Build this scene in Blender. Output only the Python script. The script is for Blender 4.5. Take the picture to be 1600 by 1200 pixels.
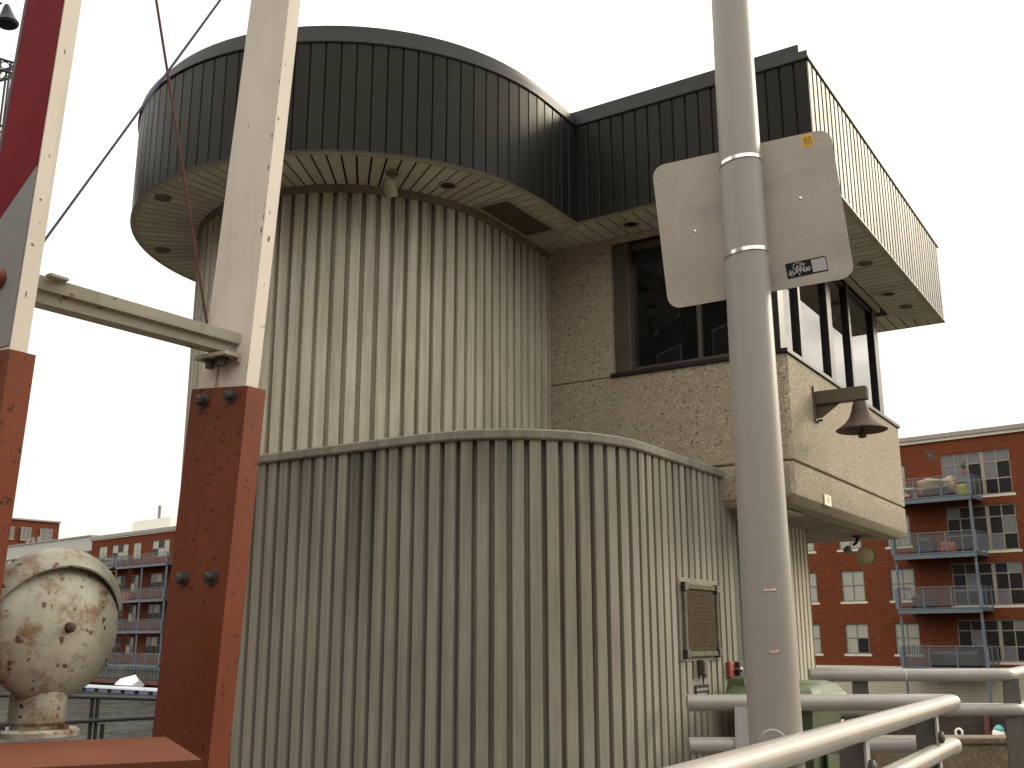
import bpy, bmesh, math, random
from mathutils import Matrix, Vector
random.seed(7)
R = math.radians
for o in list(bpy.data.objects):
    bpy.data.objects.remove(o)
SC = bpy.context.scene
COL = SC.collection

# ------------------------------------------------------------------ camera
PITCH, ROLL, EYE = R(13.66), R(0.1), 1.62
cr, sr = math.cos(ROLL), math.sin(ROLL)
right0 = Vector((1, 0, 0)); down0 = Vector((0, math.sin(PITCH), -math.cos(PITCH)))
fwd = Vector((0, math.cos(PITCH), math.sin(PITCH)))
right = right0 * cr + down0 * sr
up = -(down0 * cr - right0 * sr)
cam = bpy.data.cameras.new('camera')
cam.sensor_width = 36.0
cam.lens = 1640 / 1600 * 36.0
cam.clip_start = 0.05
cam.clip_end = 5000
camo = bpy.data.objects.new('camera', cam)
COL.objects.link(camo)
camo.matrix_world = Matrix(((right.x, up.x, -fwd.x, 0), (right.y, up.y, -fwd.y, 0), (right.z, up.z, -fwd.z, EYE), (0, 0, 0, 1)))
SC.camera = camo

# ------------------------------------------------------------------ sky, sun, exposure
SUN_AZ, SUN_EL = R(63), R(24)          # azimuth clockwise from +Y
wd = bpy.data.worlds.new('World'); SC.world = wd
wd.use_nodes = True
nt = wd.node_tree; nt.nodes.clear()
N = nt.nodes.new; Lk = nt.links.new
out = N('ShaderNodeOutputWorld')
sky = N('ShaderNodeTexSky'); sky.sky_type = 'NISHITA'; sky.sun_disc = False
sky.sun_elevation = SUN_EL; sky.sun_rotation = SUN_AZ; sky.air_density = 1.0; sky.dust_density = 2.0
bg1 = N('ShaderNodeBackground'); bg1.inputs[1].default_value = 0.15
Lk(sky.outputs[0], bg1.inputs[0])
bg2 = N('ShaderNodeBackground'); bg2.inputs[0].default_value = (1.0, 0.955, 0.87, 1); bg2.inputs[1].default_value = 1.12
tc = N('ShaderNodeTexCoord')
mp = N('ShaderNodeMapping'); mp.inputs['Scale'].default_value = (2.2, 2.2, 5.0)
mp.inputs['Location'].default_value = (0.55, 0.1, 0.2)
Lk(tc.outputs['Generated'], mp.inputs[0])
nz = N('ShaderNodeTexNoise'); nz.inputs['Scale'].default_value = 1.3; nz.inputs['Detail'].default_value = 6; nz.inputs['Roughness'].default_value = 0.55
Lk(mp.outputs[0], nz.inputs['Vector'])
rp = N('ShaderNodeValToRGB'); rp.color_ramp.elements[0].position = 0.33; rp.color_ramp.elements[0].color = (0.50, 0.50, 0.50, 1)
rp.color_ramp.elements[1].position = 0.5; rp.color_ramp.elements[1].color = (1, 1, 1, 1)
Lk(nz.outputs['Fac'], rp.inputs[0])
sz = N('ShaderNodeSeparateXYZ'); Lk(tc.outputs['Generated'], sz.inputs[0])
zm = N('ShaderNodeMath'); zm.operation = 'MAXIMUM'; Lk(sz.outputs[2], zm.inputs[0]); zm.inputs[1].default_value = 0.0
zs_ = N('ShaderNodeMath'); zs_.operation = 'MULTIPLY_ADD'; Lk(zm.outputs[0], zs_.inputs[0]); zs_.inputs[1].default_value = 1.35; zs_.inputs[2].default_value = 0.52   # overcast: brighter towards the zenith
Lk(zs_.outputs[0], bg2.inputs[1])
mx = N('ShaderNodeMixShader')
Lk(rp.outputs[0], mx.inputs[0]); Lk(bg1.outputs[0], mx.inputs[1]); Lk(bg2.outputs[0], mx.inputs[2])
Lk(mx.outputs[0], out.inputs[0])
sun = bpy.data.lights.new('sun', 'SUN'); sun.energy = 1.5; sun.angle = R(18); sun.color = (1.0, 0.88, 0.68)
suno = bpy.data.objects.new('sun', sun); COL.objects.link(suno)
sd = Vector((math.sin(SUN_AZ) * math.cos(SUN_EL), math.cos(SUN_AZ) * math.cos(SUN_EL), math.sin(SUN_EL)))
suno.rotation_euler = sd.to_track_quat('Z', 'Y').to_euler()
suno.location = (0, 0, 40)
SC.view_settings.view_transform = 'Standard'
SC.view_settings.look = 'None'
SC.view_settings.exposure = 0.8
SC.view_settings.gamma = 1.0
SC.view_settings.use_curve_mapping = False

# ------------------------------------------------------------------ frames
YAW = R(32.7)
FH = Matrix.Rotation(-YAW, 4, 'Z')                     # local x = along the cabin front, local y = away along the cabin side
E_ = Vector((math.cos(YAW), -math.sin(YAW), 0)); A_ = Vector((math.sin(YAW), math.cos(YAW), 0))
FB = Matrix.Translation((24.72, 56.6, 0)) @ Matrix.Rotation(math.atan2(-.658, .753), 4, 'Z')   # far bank: x along the facades, y into them
I4 = Matrix.Identity(4)

# ------------------------------------------------------------------ materials
class NT:
    def __init__(s, name):
        s.m = bpy.data.materials.new(name); s.m.use_nodes = True
        s.t = s.m.node_tree; s.b = s.t.nodes['Principled BSDF']; s.tc = None
    def n(s, typ, **kw):
        d = s.t.nodes.new('ShaderNode' + typ)
        for k, v in kw.items():
            if k in d.inputs: d.inputs[k].default_value = v
            else: setattr(d, k, v)
        return d
    def l(s, a, b): s.t.links.new(a, b)
    def coord(s, scale=(1, 1, 1), loc=(0, 0, 0), rot=(0, 0, 0)):
        if s.tc is None: s.tc = s.n('TexCoord')
        m = s.n('Mapping'); m.inputs['Scale'].default_value = scale; m.inputs['Location'].default_value = loc; m.inputs['Rotation'].default_value = rot
        s.l(s.tc.outputs['Object'], m.inputs[0]); return m.outputs[0]
    def world(s, scale=(1, 1, 1), loc=(0, 0, 0)):
        g = s.n('NewGeometry'); m = s.n('Mapping'); m.inputs['Scale'].default_value = scale; m.inputs['Location'].default_value = loc
        s.l(g.outputs['Position'], m.inputs[0]); return m.outputs[0]
    def noise(s, vec, scale, detail=4, rough=0.6):
        d = s.n('TexNoise'); d.inputs['Scale'].default_value = scale; d.inputs['Detail'].default_value = detail; d.inputs['Roughness'].default_value = rough
        s.l(vec, d.inputs['Vector']); return d.outputs['Fac']
    def ramp(s, fac, stops):
        d = s.n('ValToRGB'); cr_ = d.color_ramp
        while len(cr_.elements) < len(stops): cr_.elements.new(0.5)
        for e, (p, c) in zip(cr_.elements, stops):
            e.position = p; e.color = (c, c, c, 1) if isinstance(c, (int, float)) else (*c, 1)
        s.l(fac, d.inputs[0]); return d.outputs[0]
    def mix(s, fac, a, b, mode='MIX'):
        d = s.n('MixRGB'); d.blend_type = mode
        for i, v in ((0, fac), (1, a), (2, b)):
            if isinstance(v, (int, float)): d.inputs[i].default_value = v if i == 0 else (v, v, v, 1)
            elif isinstance(v, tuple): d.inputs[i].default_value = (*v, 1)
            else: s.l(v, d.inputs[i])
        return d.outputs[0]
    def math(s, op, a, b=0.0, clamp=False):
        d = s.n('Math'); d.operation = op; d.use_clamp = clamp
        for i, v in ((0, a), (1, b)):
            if isinstance(v, (int, float)): d.inputs[i].default_value = v
            else: s.l(v, d.inputs[i])
        return d.outputs[0]
    def sepz(s, vec):
        d = s.n('SeparateXYZ'); s.l(vec, d.inputs[0]); return d.outputs
    def base(s, c):
        if isinstance(c, tuple): s.b.inputs['Base Color'].default_value = (*c, 1)
        else: s.l(c, s.b.inputs['Base Color'])
    def rough(s, r):
        if isinstance(r, (int, float)): s.b.inputs['Roughness'].default_value = r
        else: s.l(r, s.b.inputs['Roughness'])
    def bump(s, h, strength=0.3, dist=0.01):
        d = s.n('Bump'); d.inputs['Strength'].default_value = strength; d.inputs['Distance'].default_value = dist
        s.l(h, d.inputs['Height']); s.l(d.outputs[0], s.b.inputs['Normal'])
    def rnd(s):
        return s.n('ObjectInfo').outputs['Random']

def simple(name, col, rough=0.5, metal=0.0, var=0.25, scale=6.0, bump=0.0, stretch=(1, 1, 1), world=False, spec=0.5):
    t = NT(name)
    v = t.world(stretch) if world else t.coord(stretch)
    f = t.noise(v, scale, 6, 0.65)
    lo = tuple(c * (1 - var) for c in col); hi = tuple(min(1, c * (1 + var)) for c in col)
    t.base(t.ramp(f, [(0.3, lo), (0.7, hi)]))
    t.rough(t.math('MULTIPLY_ADD', f, 0.25, ) if False else rough)
    t.b.inputs['Metallic'].default_value = metal
    t.b.inputs['Specular IOR Level'].default_value = spec
    if bump: t.bump(t.noise(v, scale * 6, 4), bump, 0.004)
    return t.m

def ribbed_concrete(name, stain_shade_z, dark, k=1.0):
    t = NT(name)
    g = t.n('NewGeometry').outputs['Position']
    v = t.world((1, 1, 1))
    st = t.world((7.0, 7.0, 0.55)); st2 = t.world((26, 26, 0.7))
    a = t.noise(v, 1.6, 5); b = t.noise(st, 1.3, 6, 0.78); c = t.noise(st2, 1.0, 4, 0.7); f = t.noise(v, 60, 4, 0.7)
    col = t.ramp(a, [(0.3, (0.365 * k, 0.335 * k, 0.262 * k)), (0.7, (0.465 * k, 0.43 * k, 0.345 * k))])
    col = t.mix(t.ramp(b, [(0.38, 0.6), (0.58, 0.0)]), col, (0.25 * k, 0.226 * k, 0.165 * k))
    col = t.mix(t.ramp(c, [(0.30, 0.45), (0.52, 0.0)]), col, (0.17 * k, 0.158 * k, 0.122 * k))
    col = t.mix(t.ramp(f, [(0.32, 0.35), (0.5, 0.0)]), col, (0.2, 0.19, 0.16))
    # dark streaks below a ledge: dirt, plus painted eave shade on the drum
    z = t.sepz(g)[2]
    hgt = t.math('MULTIPLY', t.math('SUBTRACT', z, stain_shade_z - 1.25), 1 / 1.25, True)
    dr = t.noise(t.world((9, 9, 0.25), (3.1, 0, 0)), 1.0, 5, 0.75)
    drip_shade = t.math('MULTIPLY', t.math('POWER', hgt, 2.2), t.ramp(dr, [(0.42, 0.0), (0.62, 1.0)]))
    col = t.mix(t.math('MULTIPLY', drip_shade, dark, True), col, (0.085, 0.078, 0.06))
    t.base(col); t.rough(0.92)
    hh = t.math('ADD', t.math('MULTIPLY', f, 0.6), t.math('MULTIPLY', c, 0.4))
    t.bump(hh, 0.35, 0.004)
    return t
def finish_stain(t, pt, half, ztop, zlen, strength=0.85):
    # one long run of black dirt below the ledge at a fixed place on the wall (distance along local x)
    g = t.n('NewGeometry').outputs['Position']
    d = t.n('VectorMath'); d.operation = 'DOT_PRODUCT'; t.l(g, d.inputs[0]); d.inputs[1].default_value = tuple(E_)
    w = t.math('ABSOLUTE', t.math('SUBTRACT', d.outputs['Value'], pt))
    wob = t.noise(t.world((30, 30, 0.8)), 1.0, 4)
    m = t.math('SUBTRACT', 1.0, t.math('MULTIPLY', w, 1 / half), True)
    z = t.sepz(g)[2]
    h = t.math('MULTIPLY', t.math('SUBTRACT', z, ztop - zlen), 1 / zlen, True)
    fac = t.math('MULTIPLY', t.math('MULTIPLY', t.math('POWER', h, 0.9), t.ramp(m, [(0.0, 0.0), (0.4, 1.0)])), t.math('MULTIPLY', t.ramp(wob, [(0.25, 0.25), (0.6, 1.0)]), strength))
    old = t.b.inputs['Base Color'].links[0].from_socket
    t.base(t.mix(fac, old, (0.055, 0.05, 0.038)))

def aggregate(name, base=(0.29, 0.248, 0.18), size=92.0):
    t = NT(name)
    v = t.world()
    vo = t.n('TexVoronoi'); vo.inputs['Scale'].default_value = size; t.l(v, vo.inputs['Vector'])
    sp = t.sepz(vo.outputs['Color'])
    big = t.n('TexVoronoi'); big.inputs['Scale'].default_value = size * 0.42; t.l(v, big.inputs['Vector'])
    bs = t.sepz(big.outputs['Color'])
    col = t.ramp(sp[0], [(0.0, tuple(c * 0.68 for c in base)), (0.2, tuple(c * 0.86 for c in base)), (0.55, base), (0.85, tuple(c * 1.15 for c in base)), (1.0, tuple(c * 1.6 for c in base))])
    col = t.mix(t.math('MULTIPLY', t.ramp(bs[1], [(0.86, 0.0), (0.9, 1.0)]), t.ramp(big.outputs['Distance'], [(0.32, 1.0), (0.45, 0.0)])), col, (0.10, 0.085, 0.06))
    col = t.mix(t.math('MULTIPLY', t.ramp(bs[2], [(0.90, 0.0), (0.94, 1.0)]), t.ramp(big.outputs['Distance'], [(0.25, 1.0), (0.4, 0.0)])), col, (0.34, 0.17, 0.085))
    dirt = t.noise(v, 2.2, 6, 0.65)
    col = t.mix(t.ramp(dirt, [(0.35, 0.3), (0.6, 0.0)]), col, (0.22, 0.18, 0.12))
    run = t.noise(t.world((5, 5, 0.5)), 1.0, 5)
    col = t.mix(t.ramp(run, [(0.58, 0.0), (0.75, 0.35)]), col, (0.30, 0.19, 0.11))
    t.base(col); t.rough(0.88)
    t.bump(t.math('ADD', t.math('MULTIPLY', vo.outputs['Distance'], -0.5), t.noise(v, 40, 3)), 0.4, 0.006)
    return t.m

def painted_steel(name, col, rust=(0.10, 0.035, 0.015), lo=0.63, scale=14.0, rough=0.5, edge=None, fade=0.18):
    t = NT(name)
    v = t.world()
    a = t.noise(v, 3.0, 6, 0.6)
    c = t.ramp(a, [(0.3, tuple(x * (1 - fade) for x in col)), (0.7, tuple(min(1, x * (1 + fade)) for x in col))])
    st = t.noise(t.world((22, 22, 1.2)), 1.0, 4)
    c = t.mix(t.ramp(st, [(0.55, 0.0), (0.8, 0.30)]), c, tuple(x * 0.45 for x in col))
    s1 = t.noise(v, scale, 3, 0.55); s2 = t.noise(v, scale * 4.2, 3, 0.6)
    m = t.math('ADD', t.math('MULTIPLY', s1, 0.62), t.math('MULTIPLY', s2, 0.38))
    rustm = t.ramp(m, [(lo - 0.035, 0.0), (lo, 1.0)])
    c = t.mix(rustm, c, rust)
    t.base(c); t.rough(rough); t.b.inputs['Specular IOR Level'].default_value = 0.12
    t.bump(t.math('ADD', t.math('MULTIPLY', rustm, -0.5), t.math('MULTIPLY', s2, 0.3)), 0.35, 0.003)
    return t.m

def rusty_enamel(name):
    t = NT(name)
    v = t.coord()
    base = t.ramp(t.noise(v, 9, 6), [(0.3, (0.215, 0.205, 0.155)), (0.7, (0.335, 0.322, 0.262))])
    fine = t.noise(v, 120, 3); base = t.mix(t.ramp(fine, [(0.3, 0.25), (0.5, 0.0)]), base, (0.33, 0.29, 0.19))
    z = t.sepz(t.coord())[2]
    vo = t.n('TexVoronoi'); vo.inputs['Scale'].default_value = 58.0
    wv = t.n('VectorMath'); wv.operation = 'MULTIPLY_ADD'
    nv = t.n('TexNoise'); nv.inputs['Scale'].default_value = 60.0; t.l(v, nv.inputs['Vector'])
    t.l(nv.outputs['Color'], wv.inputs[0]); wv.inputs[1].default_value = (0.02, 0.02, 0.02); t.l(v, wv.inputs[2])
    t.l(wv.outputs[0], vo.inputs['Vector'])
    sp = t.sepz(vo.outputs['Color'])
    rad = t.math('MULTIPLY', t.ramp(sp[0], [(0.30, 0.0), (0.9, 0.30), (1.0, 0.5)]), 1.0)
    spots = t.ramp(t.math('SUBTRACT', rad, vo.outputs['Distance']), [(0.0, 0.0), (0.10, 1.0)])
    halo = t.ramp(t.math('SUBTRACT', t.math('ADD', rad, 0.16), vo.outputs['Distance']), [(0.16, 0.0), (0.3, 0.55)])
    blot = t.ramp(t.noise(v, 13.0, 6, 0.72), [(0.49, 0.0), (0.61, 0.92)])
    c = t.mix(t.math('MULTIPLY', halo, t.ramp(sp[0], [(0.45, 0.0), (0.5, 1.0)])), base, (0.20, 0.12, 0.045))
    c = t.mix(blot, c, t.ramp(t.noise(v, 50, 4), [(0.3, (0.085, 0.042, 0.018)), (0.7, (0.19, 0.105, 0.045))]))
    c = t.mix(spots, c, (0.075, 0.032, 0.02))
    t.base(c); t.rough(0.5)
    t.bump(t.math('ADD', spots, t.math('MULTIPLY', fine, 0.25)), 0.3, 0.002)
    return t.m

def brick_mat(name, c1, c2, mortar):
    t = NT(name)
    v = t.coord((1, 1, 1), (0, 0, 0), (R(90), 0, 0))
    b = t.n('TexBrick'); b.inputs['Scale'].default_value = 1.0
    b.inputs['Color1'].default_value = (*c1, 1); b.inputs['Color2'].default_value = (*c2, 1); b.inputs['Mortar'].default_value = (*mortar, 1)
    b.inputs['Mortar Size'].default_value = 0.008; b.inputs['Brick Width'].default_value = 0.30; b.inputs['Row Height'].default_value = 0.10
    b.inputs['Bias'].default_value = -0.2
    t.l(v, b.inputs['Vector'])
    n1 = t.noise(t.coord(), 0.35, 6, 0.6); n2 = t.noise(t.coord((3, 3, 9)), 1.0, 3)
    c = t.mix(t.ramp(n1, [(0.35, 0.5), (0.65, 0.0)]), b.outputs['Color'], tuple(x * 0.62 for x in c1))
    c = t.mix(t.ramp(n2, [(0.3, 0.35), (0.6, 0.0)]), c, (0.07, 0.025, 0.018))
    t.base(c); t.rough(0.9); t.b.inputs['Specular IOR Level'].default_value = 0.08; t.bump(b.outputs['Fac'], -0.3, 0.01)
    return t.m

def glass_mat(name, tint, transp, rough=0.01, ior=1.55):
    t = NT(name)
    t.b.inputs['Base Color'].default_value = (*tint, 1); t.b.inputs['Roughness'].default_value = rough
    t.b.inputs['Specular IOR Level'].default_value = 0.7 if ior > 1.4 else 0.06
    tr = t.n('BsdfTransparent'); tr.inputs[0].default_value = (0.55, 0.55, 0.5, 1)
    gl = t.n('BsdfGlossy'); gl.inputs['Roughness'].default_value = rough
    fr = t.n('Fresnel'); fr.inputs['IOR'].default_value = ior
    m1 = t.n('MixShader'); m1.inputs[0].default_value = transp; t.l(t.b.outputs[0], m1.inputs[1]); t.l(tr.outputs[0], m1.inputs[2])
    m2 = t.n('MixShader'); t.l(fr.outputs[0], m2.inputs[0]); t.l(m1.outputs[0], m2.inputs[1]); t.l(gl.outputs[0], m2.inputs[2])
    t.l(m2.outputs[0], t.t.nodes['Material Output'].inputs[0])
    return t.m

def bronze_panel():
    t = NT('dark bronze cladding')
    r = t.rnd()
    t.base(t.ramp(r, [(0.0, (0.0085, 0.0085, 0.008)), (1.0, (0.014, 0.0135, 0.012))]))
    w = t.noise(t.world((3, 3, 0.8)), 1.5, 4)
    t.rough(t.ramp(w, [(0.3, 0.34), (0.7, 0.44)]))
    t.b.inputs['Specular IOR Level'].default_value = 0.16; t.b.inputs['Specular Tint'].default_value = (1.0, 0.93, 0.78, 1)
    t.bump(w, 0.06, 0.02)
    return t.m

def soffit_mat():
    t = NT('tan soffit boards')
    r = t.rnd()
    c = t.ramp(r, [(0.0, (0.40, 0.365, 0.28)), (1.0, (0.51, 0.47, 0.37))])
    c = t.mix(t.ramp(t.noise(t.world(), 2.5, 5), [(0.3, 0.3), (0.6, 0.0)]), c, (0.22, 0.19, 0.13))
    t.base(c); t.rough(0.6); return t.m

M = {}
_t = ribbed_concrete('ribbed concrete of the drum', 4.95, 0.7, 1.13); M['conc_drum'] = _t.m  # streaks under the soffit partly paint in the eave shade
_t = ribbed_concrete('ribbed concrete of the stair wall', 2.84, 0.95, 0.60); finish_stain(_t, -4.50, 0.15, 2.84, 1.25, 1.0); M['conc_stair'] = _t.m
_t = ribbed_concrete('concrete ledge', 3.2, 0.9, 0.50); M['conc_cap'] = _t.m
M['agg'] = aggregate('exposed aggregate')
M['agg_dark'] = aggregate('brown exposed aggregate', (0.17, 0.125, 0.08), 50.0)
M['bronze'] = bronze_panel()
M['bronze_dark'] = simple('black bronze trim', (0.014, 0.013, 0.012), 0.34, var=0.2, spec=0.3)
M['bronze_brown'] = simple('brown bronze frame', (0.06, 0.05, 0.036), 0.38, var=0.2)
M['backing'] = simple('dark joint backing', (0.008, 0.008, 0.008), 0.8, var=0.1)
M['coping'] = simple('dark coping metal', (0.020, 0.0185, 0.018), 0.42, var=0.25, scale=2, spec=0.3)
M['soffit'] = soffit_mat()
M['soffit_trim'] = simple('tan soffit trim', (0.32, 0.28, 0.19), 0.5, var=0.15)
M['frieze'] = simple('brown frieze band', (0.15, 0.115, 0.072), 0.7, var=0.3)
M['grille'] = simple('brown vent grille', (0.11, 0.09, 0.06), 0.6, var=0.2)
M['glass'] = glass_mat('cabin glass', (0.01, 0.01, 0.011), 0.6)
M['interior'] = simple('dark cabin interior', (0.035, 0.03, 0.026), 0.9)
M['paper'] = simple('pinned paper', (0.45, 0.43, 0.33), 0.8, var=0.3, scale=12)
M['flyer'] = simple('orange flyer', (0.45, 0.14, 0.05), 0.8, var=0.5, scale=18)
M['roof'] = simple('roof membrane', (0.12, 0.12, 0.12), 0.9)
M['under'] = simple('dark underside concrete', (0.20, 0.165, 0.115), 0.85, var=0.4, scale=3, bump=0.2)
M['door'] = simple('green steel door', (0.10, 0.125, 0.105), 0.5, var=0.15)
M['white_steel'] = painted_steel('weathered white paint', (0.55, 0.50, 0.435), (0.16, 0.09, 0.045), 0.70, 22.0, 0.45, fade=0.08)
M['crimson'] = painted_steel('crimson stripe paint', (0.155, 0.010, 0.016), (0.07, 0.012, 0.012), 0.78, 14.0, 0.75)
M['grey_stripe'] = painted_steel('greyed white paint', (0.21, 0.205, 0.20), (0.2, 0.12, 0.07), 0.74, 14.0, 0.5, fade=0.08)
M['oxide'] = painted_steel('red oxide paint', (0.138, 0.038, 0.018), (0.042, 0.013, 0.009), 0.625, 42.0, 0.5)
M['oxide_box'] = painted_steel('faded red oxide paint', (0.100, 0.034, 0.018), (0.10, 0.02, 0.012), 0.72, 14.0, 0.88)
M['galv'] = painted_steel('dirty galvanised steel', (0.31, 0.288, 0.225), (0.17, 0.10, 0.05), 0.63, 12.0, 0.55)
M['slate'] = simple('dark slate of added blocks', (0.022, 0.022, 0.021), 0.9, var=0.2, scale=1.5, spec=0.1)  # finish of the added blocks, dark to keep reflections dark
M['chip'] = simple('bare chipped steel', (0.15, 0.10, 0.065), 0.7, var=0.5, scale=50)
M['rust_run'] = simple('thin rust run', (0.36, 0.23, 0.11), 0.7, var=0.3, scale=30, stretch=(1, 1, .2))
M['bolt'] = simple('rusty black bolt', (0.035, 0.028, 0.025), 0.6, var=0.5, scale=40)
M['wire_red'] = simple('red brown cable', (0.10, 0.028, 0.022), 0.6)
M['wire_blue'] = simple('dark blue cable', (0.045, 0.05, 0.11), 0.6)
M['enamel'] = rusty_enamel('rusty cream enamel')
M['rust_nut'] = simple('rusted nut', (0.07, 0.03, 0.02), 0.8, var=0.5, scale=60, bump=0.5)
M['pole'] = simple('grey painted pole', (0.255, 0.236, 0.208), 0.42, var=0.08, scale=3, stretch=(1, 1, .3), spec=0.4)
M['rail'] = simple('grey painted rail', (0.285, 0.262, 0.235), 0.30, var=0.12, scale=4)
M['rail_dark'] = simple('dark rail plate', (0.075, 0.065, 0.058), 0.6, var=0.25)
M['rail_post'] = simple('grey rail post', (0.30, 0.285, 0.285), 0.5, var=0.15, stretch=(8, 8, .5))
M['stainless'] = simple('stainless strap', (0.75, 0.73, 0.70), 0.22, 1.0, var=0.08)
_t = NT('dull aluminium sign back')
_v = _t.coord()
_c = _t.ramp(_t.noise(_v, 3.2, 5), [(0.3, (0.265, 0.235, 0.195)), (0.7, (0.335, 0.298, 0.25))])
_c = _t.mix(_t.ramp(_t.noise(_t.coord((1.2, 1, 4.5), (0.3, 0, 0), (0, R(38), 0)), 1.6, 4), [(0.52, 0.0), (0.72, 0.38)]), _c, (0.16, 0.135, 0.115))
_c = _t.mix(_t.ramp(_t.noise(_v, 90, 4), [(0.3, 0.3), (0.5, 0.0)]), _c, (0.20, 0.18, 0.155))
_t.base(_c); _t.rough(0.45); _t.b.inputs['Metallic'].default_value = 0.15; M['sign_back'] = _t.m
M['sticker_yellow'] = simple('yellow label', (0.58, 0.32, 0.015), 0.5, var=0.12)
M['sticker_ink'] = simple('brown label ink', (0.16, 0.085, 0.01), 0.6)
M['sticker_black'] = simple('black sticker', (0.014, 0.014, 0.018), 0.7, spec=0.1)
M['sticker_white'] = simple('white sticker print', (0.52, 0.52, 0.50), 0.6)
M['sticker_grey'] = simple('worn pale sticker', (0.30, 0.29, 0.29), 0.6, var=0.2, scale=120)
M['tape'] = simple('pink tape residue', (0.62, 0.42, 0.37), 0.7, var=0.3, scale=80)
M['bell_iron'] = simple('rusted bell iron', (0.062, 0.036, 0.024), 0.7, var=0.55, scale=9, bump=0.2)
M['bracket'] = simple('dark olive bracket paint', (0.085, 0.066, 0.04), 0.55, var=0.3)
M['plate_cream'] = simple('cream number plate', (0.70, 0.64, 0.48), 0.5, var=0.08)
M['plate_ink'] = simple('faded plate ink', (0.30, 0.26, 0.17), 0.6)
M['plaque_green'] = simple('verdigris bronze', (0.10, 0.10, 0.06), 0.7, 0.0, var=0.35, scale=12, spec=0.1)
M['plaque_brown'] = simple('brown bronze plaque face', (0.044, 0.033, 0.018), 0.7, 0.0, var=0.45, scale=14, spec=0.08)
M['plaque_text'] = simple('worn raised lettering', (0.068, 0.044, 0.022), 0.7, 0.0, var=0.5, scale=50, spec=0.08)
M['black'] = simple('black plastic', (0.02, 0.02, 0.022), 0.4)
M['red_box'] = simple('red alarm plate', (0.22, 0.04, 0.025), 0.5)
M['steel_knob'] = simple('steel knob', (0.4, 0.42, 0.42), 0.25, 1.0)
M['bin'] = simple('green bin plastic', (0.06, 0.082, 0.038), 0.42, var=0.15)
M['bin_lid'] = simple('faded green bin lid', (0.105, 0.135, 0.075), 0.34, var=0.15)
M['lamp_olive'] = simple('olive lamp housing', (0.17, 0.145, 0.09), 0.5)
M['lamp_face'] = simple('amber lamp lens', (0.26, 0.215, 0.12), 0.25, var=0.1)
M['lamp_dark'] = simple('dark lamp metal', (0.010, 0.010, 0.018), 0.5)
M['iron'] = simple('black painted iron', (0.022, 0.02, 0.026), 0.5)
M['tan_stone'] = simple('tan stone', (0.40, 0.31, 0.19), 0.85, var=0.2)
M['maroon'] = simple('maroon beam paint', (0.13, 0.02, 0.025), 0.5)
M['brick_r'] = brick_mat('red brick', (0.185, 0.050, 0.020), (0.105, 0.030, 0.013), (0.12, 0.052, 0.028))
M['brick_l'] = brick_mat('dark red brick', (0.165, 0.040, 0.020), (0.105, 0.027, 0.014), (0.12, 0.048, 0.03))
M['stone'] = simple('pale cornice stone', (0.55, 0.50, 0.41), 0.8, var=0.12)
M['metal_coping'] = simple('grey brown cornice metal', (0.27, 0.235, 0.205), 0.6, var=0.12)
M['win_frame'] = simple('tan window frame', (0.23, 0.20, 0.15), 0.6)
M['win_frame_dark'] = simple('grey window frame', (0.16, 0.15, 0.13), 0.6)
M['win_dark'] = glass_mat('dark far window glass', (0.018, 0.017, 0.017), 0.0, 0.3, 1.15)
M['win_blind'] = glass_mat('far window with pale blind', (0.33, 0.325, 0.275), 0.0, 0.05, 1.2)
M['win_sky'] = glass_mat('grey far window glass', (0.14, 0.135, 0.145), 0.0, 0.05, 1.25)  # lighter grey pane colour
M['blue_steel'] = simple('blue grey balcony steel', (0.095, 0.118, 0.142), 0.5, var=0.12)
_t = NT('balcony mesh infill'); _tr = _t.n('BsdfTransparent'); _mm = _t.n('MixShader'); _mm.inputs[0].default_value = 0.78
_t.b.inputs['Base Color'].default_value = (0.12, 0.125, 0.13, 1); _t.l(_t.b.outputs[0], _mm.inputs[1]); _t.l(_tr.outputs[0], _mm.inputs[2]); _t.l(_mm.outputs[0], _t.t.nodes['Material Output'].inputs[0]); M['infill'] = _t.m
M['siding'] = simple('cream board siding', (0.37, 0.335, 0.25), 0.7, var=0.12, scale=1.5)
M['corrugated'] = simple('pale corrugated steel', (0.42, 0.41, 0.37), 0.55, var=0.08)
M['white_wall'] = simple('white roof box', (0.72, 0.70, 0.64), 0.7, var=0.05)
M['timber'] = simple('dark quay timber', (0.035, 0.024, 0.017), 0.9, var=0.5, scale=1.2, stretch=(1, 1, 4))
M['timber_red'] = simple('red brown quay edge', (0.11, 0.035, 0.03), 0.8)
M['boat_white'] = simple('white boat cover', (0.72, 0.74, 0.78), 0.35, var=0.06)
M['boat_blue'] = simple('blue grey dock float', (0.10, 0.11, 0.2), 0.6)
M['ring'] = simple('white life ring', (0.75, 0.72, 0.66), 0.5, var=0.05)
M['teal'] = simple('teal cloth', (0.10, 0.35, 0.33), 0.7)
M['tan_cover'] = simple('tan furniture cover', (0.38, 0.27, 0.16), 0.8, var=0.2, scale=3)
M['purple_dark'] = simple('dark plum cushion', (0.05, 0.03, 0.04), 0.8)
M['yellow'] = simple('yellow cushion', (0.45, 0.38, 0.06), 0.8)
M['leaf'] = simple('potted plant leaves', (0.06, 0.09, 0.03), 0.7, var=0.5, scale=20)
M['pot'] = simple('terracotta pot', (0.38, 0.10, 0.06), 0.8)
M['orange_light'] = simple('orange string bulbs', (0.65, 0.16, 0.05), 0.5)
M['pave'] = simple('concrete pavement', (0.13, 0.122, 0.105), 0.9, var=0.2, scale=2, bump=0.2, world=True)
M['asphalt'] = simple('asphalt', (0.055, 0.053, 0.05), 0.95, var=0.3, scale=30, bump=0.4, world=True)
M['earth'] = simple('earth', (0.14, 0.12, 0.08), 0.95, var=0.3, world=True)
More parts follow.
